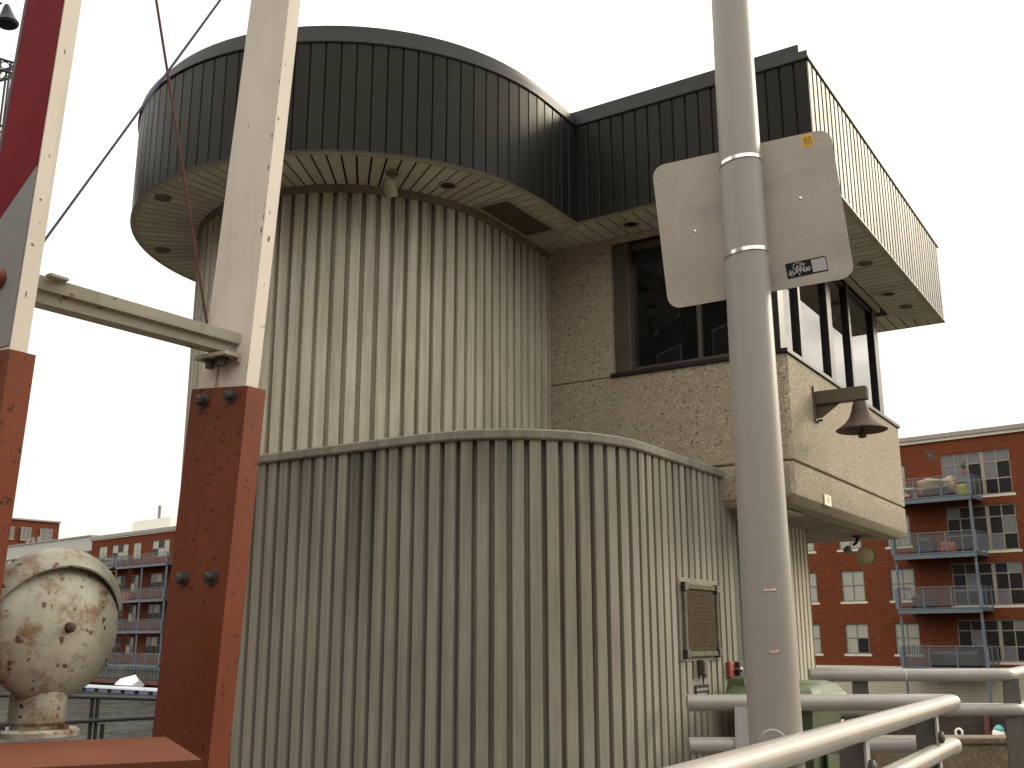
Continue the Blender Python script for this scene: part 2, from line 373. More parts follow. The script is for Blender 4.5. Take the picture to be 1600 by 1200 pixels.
_t = NT('river water'); _v = _t.world((1, .45, 1))
_w1 = _t.noise(_v, 0.55, 6, 0.7); _w2 = _t.noise(_v, 2.2, 4, 0.6)
_t.base(_t.ramp(_t.math('ADD', _t.math('MULTIPLY', _w1, .6), _t.math('MULTIPLY', _w2, .4)), [(0.40, (0.012, 0.013, 0.009)), (0.62, (0.055, 0.056, 0.045))])); _t.rough(0.4)
_t.b.inputs['IOR'].default_value = 1.12
_t.bump(_t.math('ADD', _w1, _w2), 1.0, 0.5); M['water'] = _t.m

# ------------------------------------------------------------------ mesh builder
WM = {}
ROOTS = {}
class MB:
    def __init__(s): s.b = bmesh.new()
    def face(s, vs):
        try: return s.b.faces.new(vs)
        except ValueError: return None
    def ring_loft(s, rings, cap0=True, cap1=True, closed=True):
        rv = [[s.b.verts.new(p) for p in r] for r in rings]
        n = len(rv[0])
        for i in range(len(rv) - 1):
            for j in range(n if closed else n - 1):
                k = (j + 1) % n
                s.face((rv[i][j], rv[i][k], rv[i + 1][k], rv[i + 1][j]))
        if cap0: s.face(list(reversed(rv[0])))
        if cap1: s.face(rv[-1])
        return s
    def box(s, a, b, bev=0.0, mat=None):
        x0, y0, z0 = a; x1, y1, z1 = b
        if x0 > x1: x0, x1 = x1, x0
        if y0 > y1: y0, y1 = y1, y0
        if z0 > z1: z0, z1 = z1, z0
        vs = [Vector(p) for p in ((x0, y0, z0), (x1, y0, z0), (x1, y1, z0), (x0, y1, z0), (x0, y0, z1), (x1, y0, z1), (x1, y1, z1), (x0, y1, z1))]
        if mat is not None: vs = [mat @ v for v in vs]
        v = [s.b.verts.new(p) for p in vs]
        fs = [s.face([v[i] for i in f]) for f in ((3, 2, 1, 0), (4, 5, 6, 7), (0, 1, 5, 4), (1, 2, 6, 5), (2, 3, 7, 6), (3, 0, 4, 7))]
        if bev > 0:
            es = list({e for f in fs for e in f.edges})
            bmesh.ops.bevel(s.b, geom=es, offset=bev, segments=1, profile=0.5, affect='EDGES', clamp_overlap=True)
        return s
    def prism(s, poly, z0, z1):
        s.ring_loft([[(x, y, z0) for x, y in poly], [(x, y, z1) for x, y in poly]]); return s
    def hexa(s, p):      # eight corner points, bottom four then top four
        v = [s.b.verts.new(q) for q in p]
        for f in ((3, 2, 1, 0), (4, 5, 6, 7), (0, 1, 5, 4), (1, 2, 6, 5), (2, 3, 7, 6), (3, 0, 4, 7)): s.face([v[i] for i in f])
        return s
    def bevel(s, off, seg=2, ang=30):
        es = [e for e in s.b.edges if len(e.link_faces) == 2 and e.calc_face_angle(0) > R(ang)]
        bmesh.ops.bevel(s.b, geom=es, offset=off, segments=seg, profile=0.5, affect='EDGES', clamp_overlap=True); return s
    def tube(s, pts, r, n=10, caps=True):
        pts = [Vector(p) for p in pts]
        rs = r if isinstance(r, (list, tuple)) else [r] * len(pts)
        rings = []; prevu = None
        for i, p in enumerate(pts):
            if i == 0: d = pts[1] - p
            elif i == len(pts) - 1: d = p - pts[i - 1]
            else: d = (pts[i + 1] - p).normalized() + (p - pts[i - 1]).normalized()
            d.normalize()
            if prevu is None:
                ref = Vector((0, 0, 1)) if abs(d.z) < 0.9 else Vector((1, 0, 0))
                u = d.cross(ref).normalized()
            else:
                u = (prevu - d * prevu.dot(d)).normalized()
            prevu = u; w = d.cross(u)
            f = 1.0
            if 0 < i < len(pts) - 1:
                c = max(0.35, math.sqrt((1 + (pts[i + 1] - p).normalized().dot((p - pts[i - 1]).normalized())) / 2)); f = 1 / c if c < 0.98 else 1
            rings.append([p + (u * math.cos(t) + w * math.sin(t)) * rs[i] for t in [2 * math.pi * k / n for k in range(n)]])
        s.ring_loft(rings, caps, caps); return s
    def lathe(s, prof, n=24, mat=I4, a0=0.0, a1=2 * math.pi):
        full = abs(a1 - a0 - 2 * math.pi) < 1e-6
        m = n if full else n + 1
        rings = []
        for k in range(m):
            t = a0 + (a1 - a0) * k / n
            rings.append([s.b.verts.new(mat @ Vector((r * math.cos(t), r * math.sin(t), h))) for r, h in prof])
        for k in range(n):
            a, b = rings[k], rings[(k + 1) % m]
            for i in range(len(prof) - 1):
                s.face((a[i], b[i], b[i + 1], a[i + 1]))
        bmesh.ops.remove_doubles(s.b, verts=s.b.verts[:], dist=1e-5)
        return s
    def disc(s, c, r, z0, z1, n=20, mat=I4):
        s.ring_loft([[mat @ Vector((c[0] + r * math.cos(2 * math.pi * k / n), c[1] + r * math.sin(2 * math.pi * k / n), z)) for k in range(n)] for z in (z0, z1)]); return s
    def build(s, name, mat, parent=None, frame=I4, smooth=35, origin=None):
        bmesh.ops.recalc_face_normals(s.b, faces=s.b.faces[:])
        vs = [v.co for v in s.b.verts]
        if origin is None:
            lo = Vector((min(v.x for v in vs), min(v.y for v in vs), min(v.z for v in vs))); hi = Vector((max(v.x for v in vs), max(v.y for v in vs), max(v.z for v in vs)))
            c = Vector(((lo.x + hi.x) / 2, (lo.y + hi.y) / 2, lo.z))
        else: c = Vector(origin)
        for v in s.b.verts: v.co -= c
        me = bpy.data.meshes.new(name); s.b.to_mesh(me); s.b.free()
        me.materials.append(M[mat] if isinstance(mat, str) else mat)
        for p in me.polygons: p.use_smooth = True
        me.set_sharp_from_angle(angle=R(smooth))
        return place(name, me, frame @ Matrix.Translation(c), parent)

def place(name, me, mw, parent=None):
    o = bpy.data.objects.new(name, me); COL.objects.link(o)
    WM[o] = mw.copy()
    if parent is not None:
        o.parent = parent; o.matrix_parent_inverse = WM[parent].inverted()
    o.matrix_basis = mw
    return o
def thing(name, label, cat, loc, group=None, frame=I4):
    o = bpy.data.objects.new(name, None); COL.objects.link(o); o.empty_display_size = 0.2
    WM[o] = frame @ Matrix.Translation(loc); o.matrix_basis = WM[o]
    return tag(o, label, cat, group)
def tag(o, label=None, cat=None, group=None, kind=None):
    if label: o['label'] = label
    if cat: o['category'] = cat
    if group: o['group'] = group
    if kind: o['kind'] = kind
    return o
def text_mesh(s, size, extrude=0.0006, font_shear=0.0):
    cu = bpy.data.curves.new('lettering', 'FONT'); cu.body = s; cu.size = size; cu.extrude = extrude; cu.align_x = 'CENTER'; cu.align_y = 'CENTER'; cu.shear = font_shear
    ob = bpy.data.objects.new('lettering', cu); COL.objects.link(ob)
    dg = bpy.context.evaluated_depsgraph_get()
    me = bpy.data.meshes.new_from_object(ob.evaluated_get(dg))
    bpy.data.objects.remove(ob); bpy.data.curves.remove(cu)
    return me

# ================================================================== SETTING
tag(MB().prism([(-3000, -3000), (3000, -3000), (3000, 3000), (-3000, 3000)], -9.0, -8.0).build('ground', 'earth'), kind='structure')
wl = [FB @ Vector(p) for p in ((-260, 1.2, 0), (120, 1.2, 0))]
tag(MB().prism([(-300, 8), (120, 8), (wl[1].x, wl[1].y), (wl[0].x, wl[0].y)][:4], -7.9, -3.3).build('river', 'water'), kind='structure')
tag(MB().prism([(-40, -40), (40, -40), (40, 6.35), (-40, 6.35)], -7.95, 0.0).build('pavement', 'pave'), kind='structure')
tag(MB().prism([(-9, 6.354), (14, 6.354), (14, 13.5), (-0.2, 13.5), (-9, 9.4)], -7.95, 0.13).build('raised_pavement', 'pave'), kind='structure')
tag(MB().prism([(-40, -6), (40, -6), (40, -1.2), (-40, -1.2)], 0.004, 0.008).build('road', 'asphalt'), kind='structure')
mb = MB(); mb.box((-230, -1.0, -8), (-40, 3.5, -2.4)); mb.box((-40, -2.2, -8), (40, 3.5, -2.0))
tag(mb.build('far_quay', 'timber', None, FB), kind='structure')
tag(MB().prism([(-600, 3.5), (300, 3.5), (300, 700), (-600, 700)], -7.9, -2.2).build('far_bank', 'earth', None, FB), kind='structure')

# ================================================================== BRIDGE TENDER'S HOUSE
house = thing('bridge_house', "round ribbed concrete bridge tender's house with dark bronze fascia and glazed cabin", 'building', (-4.2, 8.2, 0.13), None, FH)
H = dict(parent=house, frame=FH)
CX, CY = -5.87, 6.65
RW, RF = 1.37, 1.92
ZS, ZT = 4.99, 5.86
G0 = 0.13
def line(p, q, n):
    p, q = Vector(p), Vector(q); L = (q - p).length; d = (q - p) / L
    return (L, lambda s: (p + d * s, Vector(n)))
def arc(c, r, a0, a1):      # a0 -> a1 in radians, outward normal
    L = abs(a1 - a0) * r; sg = 1 if a1 > a0 else -1; c = Vector(c)
    def f(s):
        a = a0 + sg * s / r; n = Vector((math.cos(a), math.sin(a))); return (c + n * r, n)
    return (L, f)
class Path:
    def __init__(s, segs): s.segs = segs; s.L = sum(x[0] for x in segs)
    def at(s, t):
        for L, f in s.segs:
            if t <= L + 1e-9: return f(max(0, t))
            t -= L
        L, f = s.segs[-1]; return f(L)
def fluted(path, pitch, z0, z1, depth=0.055, rib=0.66, bev=0.035, grv=0.27, jitter=0.0):
    pts = []
    n = int(path.L / pitch)
    for i in range(n):
        for f, o in ((0.0, 0.0), (rib * .5, 0.0), (rib, 0.0), (rib + bev, -depth), (rib + bev + grv, -depth)):
            p, nn = path.at((i + f) * pitch); pts.append((p + nn * (o + (random.uniform(-jitter, jitter) if o == 0 else 0))))
    p, nn = path.at(path.L); pts.append(p)
    mb = MB()
    mb.ring_loft([[(p.x, p.y, z) for p in pts] for z in (z0, z1)], False, False, False)
    return mb, pts
# round drum wall: straight return by the cabin, then round the front, left and back
drum_path = Path([line((CX + RW, 7.80), (CX + RW, CY), (1, 0)), arc((CX, CY), RW, 0.0, -R(300))])
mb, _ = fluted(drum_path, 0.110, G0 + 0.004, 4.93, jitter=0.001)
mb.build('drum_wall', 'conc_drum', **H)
fr_path = Path([line((CX + RW, 7.615), (CX + RW, CY), (1, 0)), arc((CX, CY), RW, 0.0, -R(300))])
def sweep(path, prof, n):   # prof: (offset, z) closed loop
    mb = MB(); rings = []
    for i in range(n + 1):
        p, nn = path.at(path.L * i / n); rings.append([(p.x + nn.x * o, p.y + nn.y * o, z) for o, z in prof])
    mb.ring_loft(rings); return mb
sweep(fr_path, [(-0.05, 4.915), (0.012, 4.915), (0.012, 4.984), (-0.05, 4.984)], 90).build('frieze_band', 'frieze', **H)
# lower stair wall: wraps the drum, runs straight, turns a round corner, runs back under the cabin
st_path = Path([arc((CX, CY), 1.45, -R(104), -R(90)), line((CX, 5.20), (-4.04, 5.20), (0, -1)), arc((-4.04, 6.26), 1.06, -R(90), 0.0), line((-2.98, 6.26), (-2.98, 7.87), (1, 0))])
# path runs left to right, keep normals outward
mb, pts = fluted(st_path, 0.108, G0 + 0.004, 2.83, depth=0.055, jitter=0.0015)
e = st_path.at(st_path.L)[0]
mb.ring_loft([[(e.x, e.y, z), (e.x - 0.3, e.y, z)] for z in (G0 + 0.004, 2.83)], False, False, False)
mb.build('stair_wall', 'conc_stair', **H)
sweep(Path(st_path.segs[:3] + [line((-2.98, 6.26), (-2.98, 7.612), (1, 0))]), [(-0.40, 2.822), (0.014, 2.822), (0.022, 2.832), (0.022, 2.876), (0.012, 2.886), (-0.40, 2.89)], 150).build('wall_cap', 'conc_cap', **H)
# recess with the entrance door and the ribbed wall behind it
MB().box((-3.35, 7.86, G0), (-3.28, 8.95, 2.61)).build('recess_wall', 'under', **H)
d = MB().box((-3.278, 7.9, G0 + .02), (-3.24, 8.86, 2.3), 0.004).build('door', 'door', **H)
MB().tube([(-3.235, 8.02, 1.12), (-3.19, 8.02, 1.12), (-3.19, 8.14, 1.12)], 0.012, 8).build('handle', 'steel_knob', d, FH)
bw = Path([line((-3.6, 8.9), (-2.98, 8.9), (0, -1)), line((-2.98, 8.9), (-2.98, 9.70), (1, 0)), line((-2.98, 9.70), (-4.4, 9.70), (0, 1))])
mb, _ = fluted(bw, 0.108, G0 + 0.004, 2.61, depth=0.036); mb.build('rear_ribbed_wall', 'conc_drum', **H)
# cabin block: aggregate bands with a joint groove, chamfered lower edge and corners
U0, U1, W0, W1 = -4.57, -2.412, 7.625, 11.205
def foot(i, c=0.03): return [(U0, W0 + i), (U1 - i - c, W0 + i), (U1 - i, W0 + i + c), (U1 - i, W1 - i - c), (U1 - i - c, W1 - i), (U0, W1 - i)]
def rp_(i, z): return [(x, y, z) for x, y in foot(i)]
MB().ring_loft([rp_(.055, 2.60), rp_(0.008, 2.65), rp_(0, 2.665), rp_(0, 2.896), rp_(.006, 2.903), rp_(.02, 2.903), rp_(.02, 2.921), rp_(.006, 2.921), rp_(0, 2.929), rp_(0, 3.738), rp_(.006, 3.744)]).build('cabin_wall', 'agg', **H)
mb = MB(); mb.box((U0, 7.628, 3.757), (-3.892, 7.93, 4.984)); mb.bevel(0.012, 2); mb.box((U0, 7.64, 3.742), (-3.90, 7.9, 3.76)); mb.build('corner_pier', 'agg', **H)
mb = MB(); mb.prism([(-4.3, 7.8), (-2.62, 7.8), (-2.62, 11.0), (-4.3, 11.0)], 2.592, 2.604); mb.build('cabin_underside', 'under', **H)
MB().box((-2.98, 7.95, 2.572), (-2.58, 8.32, 2.59), 0.004).build('underside_panel', 'siding', **H)
mb = MB(); mb.box((-3.905, 7.607, 3.744), (U1 + .018, 7.80, 3.775)); mb.box((U1 - .2, 7.801, 3.744), (U1 + .018, W1 + .012, 3.775)); mb.bevel(.004, 1); mb.build('window_sill', 'bronze_dark', **H)
mb = MB(); mb.box((-4.48, 7.93, 3.76), (-4.40, 10.9, 4.98)); mb.box((-4.48, 10.9, 3.76), (-2.7, 10.98, 4.98)); mb.box((-4.4, 7.95, 3.746), (-2.6, 10.9, 3.752)); mb.build('cabin_interior', 'interior', **H)
# front window
fw = MB()
fw.box((-3.885, 7.67, 3.776), (-3.742, 7.80, 4.93), .004)
fw.box((-3.741, 7.72, 3.776), (-2.516, 7.80, 3.83), .004); fw.box((-3.741, 7.72, 4.87), (-2.516, 7.80, 4.93), .004)
fw.box((-3.165, 7.725, 3.831), (-3.135, 7.795, 4.869), .003)
fwo = fw.build('front_window', 'bronze_brown', **H)
for a, b in ((-3.74, -3.166), (-3.134, -2.517)):
    MB().box((a, 7.755, 3.832), (b, 7.762, 4.868)).build('pane', 'glass', fwo, FH)
MB().box((-3.89, 7.635, 4.93), (-2.44, 7.66, 4.986)).build('head_trim', 'soffit_trim', **H)
MB().box((-3.88, 7.665, 4.932), (-2.5, 7.9, 4.985)).build('head_beam', 'bronze_dark', **H)
# side window: five deep mullions
sw = MB()
MUL = [(7.66, 7.80), (8.19, 8.25), (9.03, 9.17), (9.75, 9.82), (10.70, 10.87)]
for k, (a, b) in enumerate(MUL): sw.box((-2.515, a, 3.776), (-2.462, b, 4.93), .004)
for k in range(4):
    a, b = MUL[k][1], MUL[k + 1][0]
    sw.box((-2.515, a, 3.776), (-2.48, b, 3.80)); sw.box((-2.515, a, 4.88), (-2.48, b, 4.93))
swo = sw.build('side_window', 'bronze_dark', **H)
for k in range(4):
    a, b = MUL[k][1] + .001, MUL[k + 1][0] - .001
    MB().box((-2.506, a, 3.80), (-2.499, b, 4.88)).build('pane', 'glass', swo, FH)
MB().box((-2.46, 7.66, 4.932), (-2.425, 10.9, 4.986)).build('side_head_trim', 'soffit_trim', **H)
rw_ = MB(); rw_.box((-4.4, 10.86, 3.776), (-2.571, 10.90, 4.93)); rw_.build('rear_window_frame', 'bronze_dark', **H)

# --- roof: fascia outline
FU, FW = -1.957, 7.157            # cabin fascia planes (right, front)
BU, BW = -5.0, 11.836
a_back = math.acos((BU - CX) / RF)
def outline(inset=0.0, n=72):
    r = RF - inset
    pts = [(CX + r, FW + inset), (FU - inset, FW + inset), (FU - inset, BW - inset), (BU + inset, BW - inset)]
    ab = math.acos(min(1, (BU + inset - CX) / r))
    for i in range(n + 1):
        a = ab + (2 * math.pi - ab) * i / n
        pts.append((CX + r * math.cos(a), CY + r * math.sin(a)))
    return pts
def ol(i, z): return [(x, y, z) for x, y in outline(i)]
MB().ring_loft([ol(.02, ZS + .012), ol(.02, ZT - .004)]).build('fascia_backing', 'backing', **H)
MB().ring_loft([ol(-.006, ZT - .012), ol(-.012, ZT - .004), ol(-.012, ZT + .008), ol(-.004, ZT + .010), ol(-.002, 5.925), ol(.01, 5.93), ol(.085, 5.934), ol(.087, 6.045), ol(.10, 6.052), ol(.3, 6.052)]).build('coping', 'coping', **H)
MB().ring_loft([ol(-.004, ZS - .006), ol(.03, ZS - .006), ol(.03, ZS + .006), ol(-.004, ZS + .006)] + [ol(-.004, ZS - .006)], False, False).build('soffit_edge_trim', 'bronze_dark', **H)
MB().ring_loft([ol(.12, 6.0), ol(.12, 6.03)]).build('roof_deck', 'roof', **H)
# fascia panels, one object each
PT = 0.113
def panel_mesh(w, h, t=0.018, ch=0.005):
    mb = MB(); x = w / 2
    mb.ring_loft([[(-x, 0, 0), (x, 0, 0), (x, 0, h), (-x, 0, h)], [(-x, -t + ch, 0), (x, -t + ch, 0), (x, -t + ch, h), (-x, -t + ch, h)], [(-x + ch, -t, 0), (x - ch, -t, 0), (x - ch, -t, h), (-x + ch, -t, h)]], False, True)
    o = mb.build('fascia_panel', 'bronze', None, I4, 20, (0, 0, 0)); me = o.data; bpy.data.objects.remove(o); return me
pm = panel_mesh(PT - 0.007, ZT - ZS - .016)
def put_panel(p, nrm, me=pm):
    ang = math.atan2(nrm[1], nrm[0]) + math.pi / 2
    q = Vector((p[0] - nrm[0] * .02, p[1] - nrm[1] * .02, ZS + .006))
    return place('fascia_panel', me, FH @ Matrix.Translation(q) @ Matrix.Rotation(ang, 4, 'Z'), house)
npan = int((2 * math.pi - a_back) * RF / PT)
for i in range(npan):
    a = 2 * math.pi - (i + .5) * (2 * math.pi - a_back) / npan
    put_panel((CX + RF * math.cos(a), CY + RF * math.sin(a)), (math.cos(a), math.sin(a)))
def run(p, q, nrm, joint=.010):
    p, q = Vector(p), Vector(q); L = (q - p).length; n = round(L / PT); d = (q - p) / L
    mesh = panel_mesh(L / n - joint, ZT - ZS - .016)
    for i in range(n): put_panel(p + d * (L * (i + .5) / n), nrm, mesh)
run((CX + RF, CY), (CX + RF, FW), (1, 0))
run((CX + RF, FW), (FU, FW), (0, -1))
run((FU, FW), (FU, BW), (1, 0), .028)
run((FU, BW), (BU, BW), (0, 1))
# soffit: dark slab, then one object per board
MB().ring_loft([ol(.01, ZS + .006), ol(.01, ZS + .010)]).build('soffit_slab', 'backing', **H)
bme = {}
def clip(poly, a, b, c):     # keep a*x+b*y<=c
    out_ = []
    for i in range(len(poly)):
        p, q = poly[i], poly[(i + 1) % len(poly)]
        dp, dq = a * p[0] + b * p[1] - c, a * q[0] + b * q[1] - c
        if dp <= 0: out_.append(p)
        if (dp < 0 < dq) or (dq < 0 < dp):
            t = dp / (dp - dq); out_.append((p[0] + (q[0] - p[0]) * t, p[1] + (q[1] - p[1]) * t))
    return out_
def board(poly):
    if len(poly) < 3: return
    ar = abs(sum(poly[i][0] * poly[(i + 1) % len(poly)][1] - poly[(i + 1) % len(poly)][0] * poly[i][1] for i in range(len(poly)))) / 2
    if ar < 4e-4: return
    MB().prism(poly, ZS - .010, ZS + .004).build('soffit_board', 'soffit', **H)
GAP = 0.017
# drum boards (radial, shared mesh)
mb = MB(); dA = 2 * math.pi / 108; x0, x1 = RW + .012, RF - .045
hw0, hw1 = x0 * math.tan(dA / 2) - GAP / 2, x1 * math.tan(dA / 2) - GAP / 2
mb.prism([(x0, -hw0), (x1, -hw1), (x1, hw1), (x0, hw0)], ZS - .010, ZS + .004)
_o = mb.build('soffit_board', 'soffit', None, I4, 35, (0, 0, 0)); wm = _o.data; bpy.data.objects.remove(_o)
for i in range(int((2 * math.pi - a_back - .15) / dA)):
    a = -(i + .5) * dA
    place('soffit_board', wm, FH @ Matrix.Translation((CX, CY, 0)) @ Matrix.Rotation(a, 4, 'Z'), house)
ox = CX + RF - .045; ix = CX + RW + .012; oy = FW + .045; iy = W0 - .006
# mitre line through the inner corner: (ox, oy) -> (ix, iy)
ma, mbv = (iy - oy), -(ix - ox); mc = ma * ox + mbv * oy       # on the line
w = CY
while w < iy:
    board(clip([(ix, w + GAP / 2), (ox, w + GAP / 2), (ox, w + PT - GAP / 2), (ix, w + PT - GAP / 2)], *((ma, mbv, mc - .02 * math.hypot(ma, mbv)) if (ma * ix + mbv * CY - mc) < 0 else (-ma, -mbv, -mc - .02 * math.hypot(ma, mbv))))); w += PT
rx = FU - .045; rix = U1 + .004
u = rx
while u > ix:
    poly = [(u - PT + GAP / 2, oy), (u - GAP / 2, oy), (u - GAP / 2, iy), (u - PT + GAP / 2, iy)]
    poly = clip(poly, *((ma, mbv, mc - .02 * math.hypot(ma, mbv)) if (ma * (ox + 1) + mbv * oy - mc) < 0 else (-ma, -mbv, -mc - .02 * math.hypot(ma, mbv))))
    # right mitre (rx, oy) -> (rix, iy)
    na, nb = (iy - oy), -(rix - rx); nc = na * rx + nb * oy
    sgn = 1 if na * (rx - 1) + nb * oy < nc else -1
    if len(poly) > 2: poly = clip(poly, sgn * na, sgn * nb, sgn * nc - .006)
    board(poly); u -= PT
w = oy; by = BW - .045; biy = W1 + .02
while w < by:
    poly = [(rix, w + GAP / 2), (rx, w + GAP / 2), (rx, w + PT - GAP / 2), (rix, w + PT - GAP / 2)]
    sgn = 1 if na * rx + nb * (oy + 1) < nc else -1
    poly = clip(poly, sgn * na, sgn * nb, sgn * nc - .006)
    pa, pb = (biy - by), -(rix - rx); pc = pa * rx + pb * by
    sgn = 1 if pa * rx + pb * (by - 1) < pc else -1
    if len(poly) > 2: poly = clip(poly, sgn * pa, sgn * pb, sgn * pc - .006)
    board(poly); w += PT
u = rx
while u > -4.6:
    poly = [(u - PT + GAP / 2, biy), (u - GAP / 2, biy), (u - GAP / 2, by), (u - PT + GAP / 2, by)]
    sgn = 1 if pa * (rx - 1) + pb * by < pc else -1
    board(clip(poly, sgn * pa, sgn * pb, sgn * pc - .006)); u -= PT
def strip(p, q, wd_, z0, z1):
    mb = MB()
    p, q = Vector((*p, 0)), Vector((*q, 0)); d = (q - p).normalized(); n_ = Vector((-d.y, d.x, 0)) * wd_ / 2
    mb.prism([(p - n_).to_tuple()[:2], (q - n_).to_tuple()[:2], (q + n_).to_tuple()[:2], (p + n_).to_tuple()[:2]], z0, z1); mb.build('mitre_trim', 'soffit', **H)
strip((ox, oy), (ix, iy), .035, ZS - .014, ZS + .003); strip((rx, oy), (rix, iy), .012, ZS - .012, ZS + .003); strip((rx, by), (rix, biy), .012, ZS - .012, ZS + .003)
def jt(i, z): return [(x, y, z) for x, y in outline(i)]
MB().ring_loft([jt(.001, ZS - .010), jt(.046, ZS - .010), jt(.046, ZS + .004), jt(.001, ZS + .004), jt(.001, ZS - .010)], False, False).build('soffit_border', 'soffit_trim', **H)
# soffit vent, downlights
v = MB()
va, vb, vc, vd = -4.475, -4.150, 6.415, 7.185
for a, b in (((va, vc), (vb, vc + .028)), ((va, vd - .028), (vb, vd)), ((va, vc + .028), (va + .028, vd - .028)), ((vb - .028, vc + .028), (vb, vd - .028))):
    v.box((a[0], a[1], ZS - .022), (b[0], b[1], ZS - .008))
vo_ = v.build('soffit_vent', 'soffit_trim', **H)
g = MB(); g.box((va + .028, vc + .028, ZS - .013), (vb - .028, vd - .028, ZS - .011))
for k in range(44):
    y = vc + .035 + k * .0162; g.box((va + .03, y, ZS - .017), (vb - .03, y + .006, ZS - .0135))
tag(g.build('vent_grille', 'grille', vo_, FH))
def downlight(u, w, r=.075, flush=False):
    m = MB()
    m.lathe([(r * .78, ZS - .004), (r * .8, ZS - .020), (r, ZS - .022), (r * 1.06, ZS - .011)], 24, Matrix.Translation((u, w, 0)))
    ring = m.build('downlight', 'soffit_trim' if not flush else 'grille', **H)
    MB().disc((u, w), r * .79, ZS - (.013 if not flush else .019), ZS - .0115, 20).build('lens', 'bronze_dark' if not flush else 'grille', ring, FH)
for u, w in ((-4.408, 5.969), (-3.586, 7.421), (-2.237, 10.458)): downlight(u, w)
for u, w in ((-2.191, 9.447), (-2.18, 11.003), (-6.413, 4.946), (-7.339, 5.699)): downlight(u, w, .062, True)

# things fixed to the house -----------------------------------------------------
t = thing('soffit_camera', 'small tan security camera hanging from the round soffit above the ribbed drum', 'camera', (-4.614, 5.555, ZS - .2), None, FH)
MB().disc((-4.614, 5.555), .045, ZS - .035, ZS - .0105, 14).build('mount', 'frieze', t, FH)
MB().tube([(-4.614, 5.555, ZS - .036), (-4.614, 5.555, ZS - .11)], .014, 8).build('stem', 'frieze', t, FH)
MB().tube([(-4.60, 5.50, ZS - .10), (-4.60, 5.50, ZS - .12), (-4.615, 5.555, ZS - .21)], [.035, .05, .055], 12).build('housing', 'lamp_olive', t, FH)

t = thing('wall_bell', 'rusty iron bell hanging from a dark bracket on the cabin side wall', 'bell', (-2.06, 8.28, 3.13), None, FH)
bx, by_ = -2.058, 8.28
MB().box((U1 + .001, by_ - .055, 3.31), (U1 + .016, by_ + .055, 3.60), .003).build('wall_plate', 'bracket', t, FH)
m = MB(); m.box((U1 + .016, by_ - .036, 3.445), (-1.995, by_ + .036, 3.555), .006); m.build('bracket_arm', 'bracket', t, FH)
MB().hexa([(U1 + .017, by_ - .006, 3.34), (U1 + .05, by_ - .006, 3.34), (U1 + .05, by_ + .006, 3.34), (U1 + .017, by_ + .006, 3.34), (U1 + .017, by_ - .006, 3.444), (-2.21, by_ - .006, 3.444), (-2.21, by_ + .006, 3.444), (U1 + .017, by_ + .006, 3.444)]).build('gusset', 'bracket', t, FH)
MB().box((-1.994, by_ - .030, 3.452), (-1.99, by_ + .030, 3.548), .001).build('end_cap', 'plaque_green', t, FH)
MB().tube([(U1 + .016, by_ + .02, 3.325), (U1 + .05, by_ + .02, 3.325)], .01, 8).build('bolt', 'bolt', t, FH)
prof = [(0.0, .232), (.035, .232), (.05, .225), (.058, .20), (.07, .15), (.09, .10), (.125, .055), (.168, .022), (.192, .008), (.197, 0.0), (.188, -.006), (.165, .008), (.12, .04), (.08, .09), (.05, .18), (0, .2)]
MB().lathe(prof, 36, Matrix.Translation((bx, by_, 3.207))).build('bell_body', 'bell_iron', t, FH)
MB().tube([(bx, by_, 3.35), (bx, by_, 3.21), (bx, by_, 3.20), (bx, by_, 3.155), (bx, by_, 3.145)], [.01, .01, .03, .034, .02], 12).build('clapper', 'bell_iron', t, FH)

t = MB().box((U1 + .001, 8.325, 2.648), (U1 + .014, 8.50, 2.738), .003).build('number_plate', 'plate_cream', None, FH)
tag(t, 'small cream number plate reading 10 low on the cabin side wall', 'number plate')
me = text_mesh('10', .075); me.materials.append(M['plate_ink'])
place('lettering', me, FH @ Matrix.Translation((U1 + .0145, 8.41, 2.695)) @ Matrix(((0, 0, 1, 0), (1, 0, 0, 0), (0, 1, 0, 0), (0, 0, 0, 1))), t)

PU = -2.98
MB().box((PU - .03, 6.725, 1.47), (PU + .006, 7.42, 2.03), .004).build('plaque_pad', 'conc_stair', **H)
t = thing('bronze_plaque', 'weathered bronze plaque with corner blocks fixed to the ribbed stair wall', 'plaque', (PU + .006, 7.07, 1.49), None, FH)
f = MB()
for a, b in (((6.765, 1.50), (7.375, 1.535)), ((6.765, 1.955), (7.375, 1.99)), ((6.765, 1.535), (6.80, 1.955)), ((7.34, 1.535), (7.375, 1.955))):
    f.box((PU + .007, a[0], a[1]), (PU + .032, b[0], b[1]), .004)
f.build('frame', 'plaque_green', t, FH)
MB().box((PU + .007, 6.80, 1.535), (PU + .020, 7.34, 1.955)).build('plate', 'plaque_brown', t, FH)
tx = MB(); random.seed(3)
for k in range(15):
    z = 1.925 - k * .0265
    y = 6.83 + random.random() * .03; end = 7.31 - random.random() * .06
    if k < 2: y += .1; end -= .1
    while y < end:
        wd_ = random.uniform(.015, .05); tx.box((PU + .020, y, z - .012), (PU + .0225, min(y + wd_, end), z)); y += wd_ + .01
tx.build('raised_lines', 'plaque_text', t, FH)
for y in (6.785, 7.355):
    for z in (1.52, 1.97): MB().box((PU + .0065, y - .032, z - .03), (PU + .042, y + .032, z + .03), .005).build('corner_block', 'black', t, FH)
t = MB(); t.box((PU + .001, 7.0, 1.375), (PU + .055, 7.065, 1.478), .008); t.tube([(PU + .03, 7.03, 1.376), (PU + .03, 7.03, 1.31)], [.012, .004], 8)
tag(t.build('wall_lock', 'black'.replace('black', 'bronze_brown'), None, FH), 'small dark lock box with a spout directly under the bronze plaque', 'lock box')
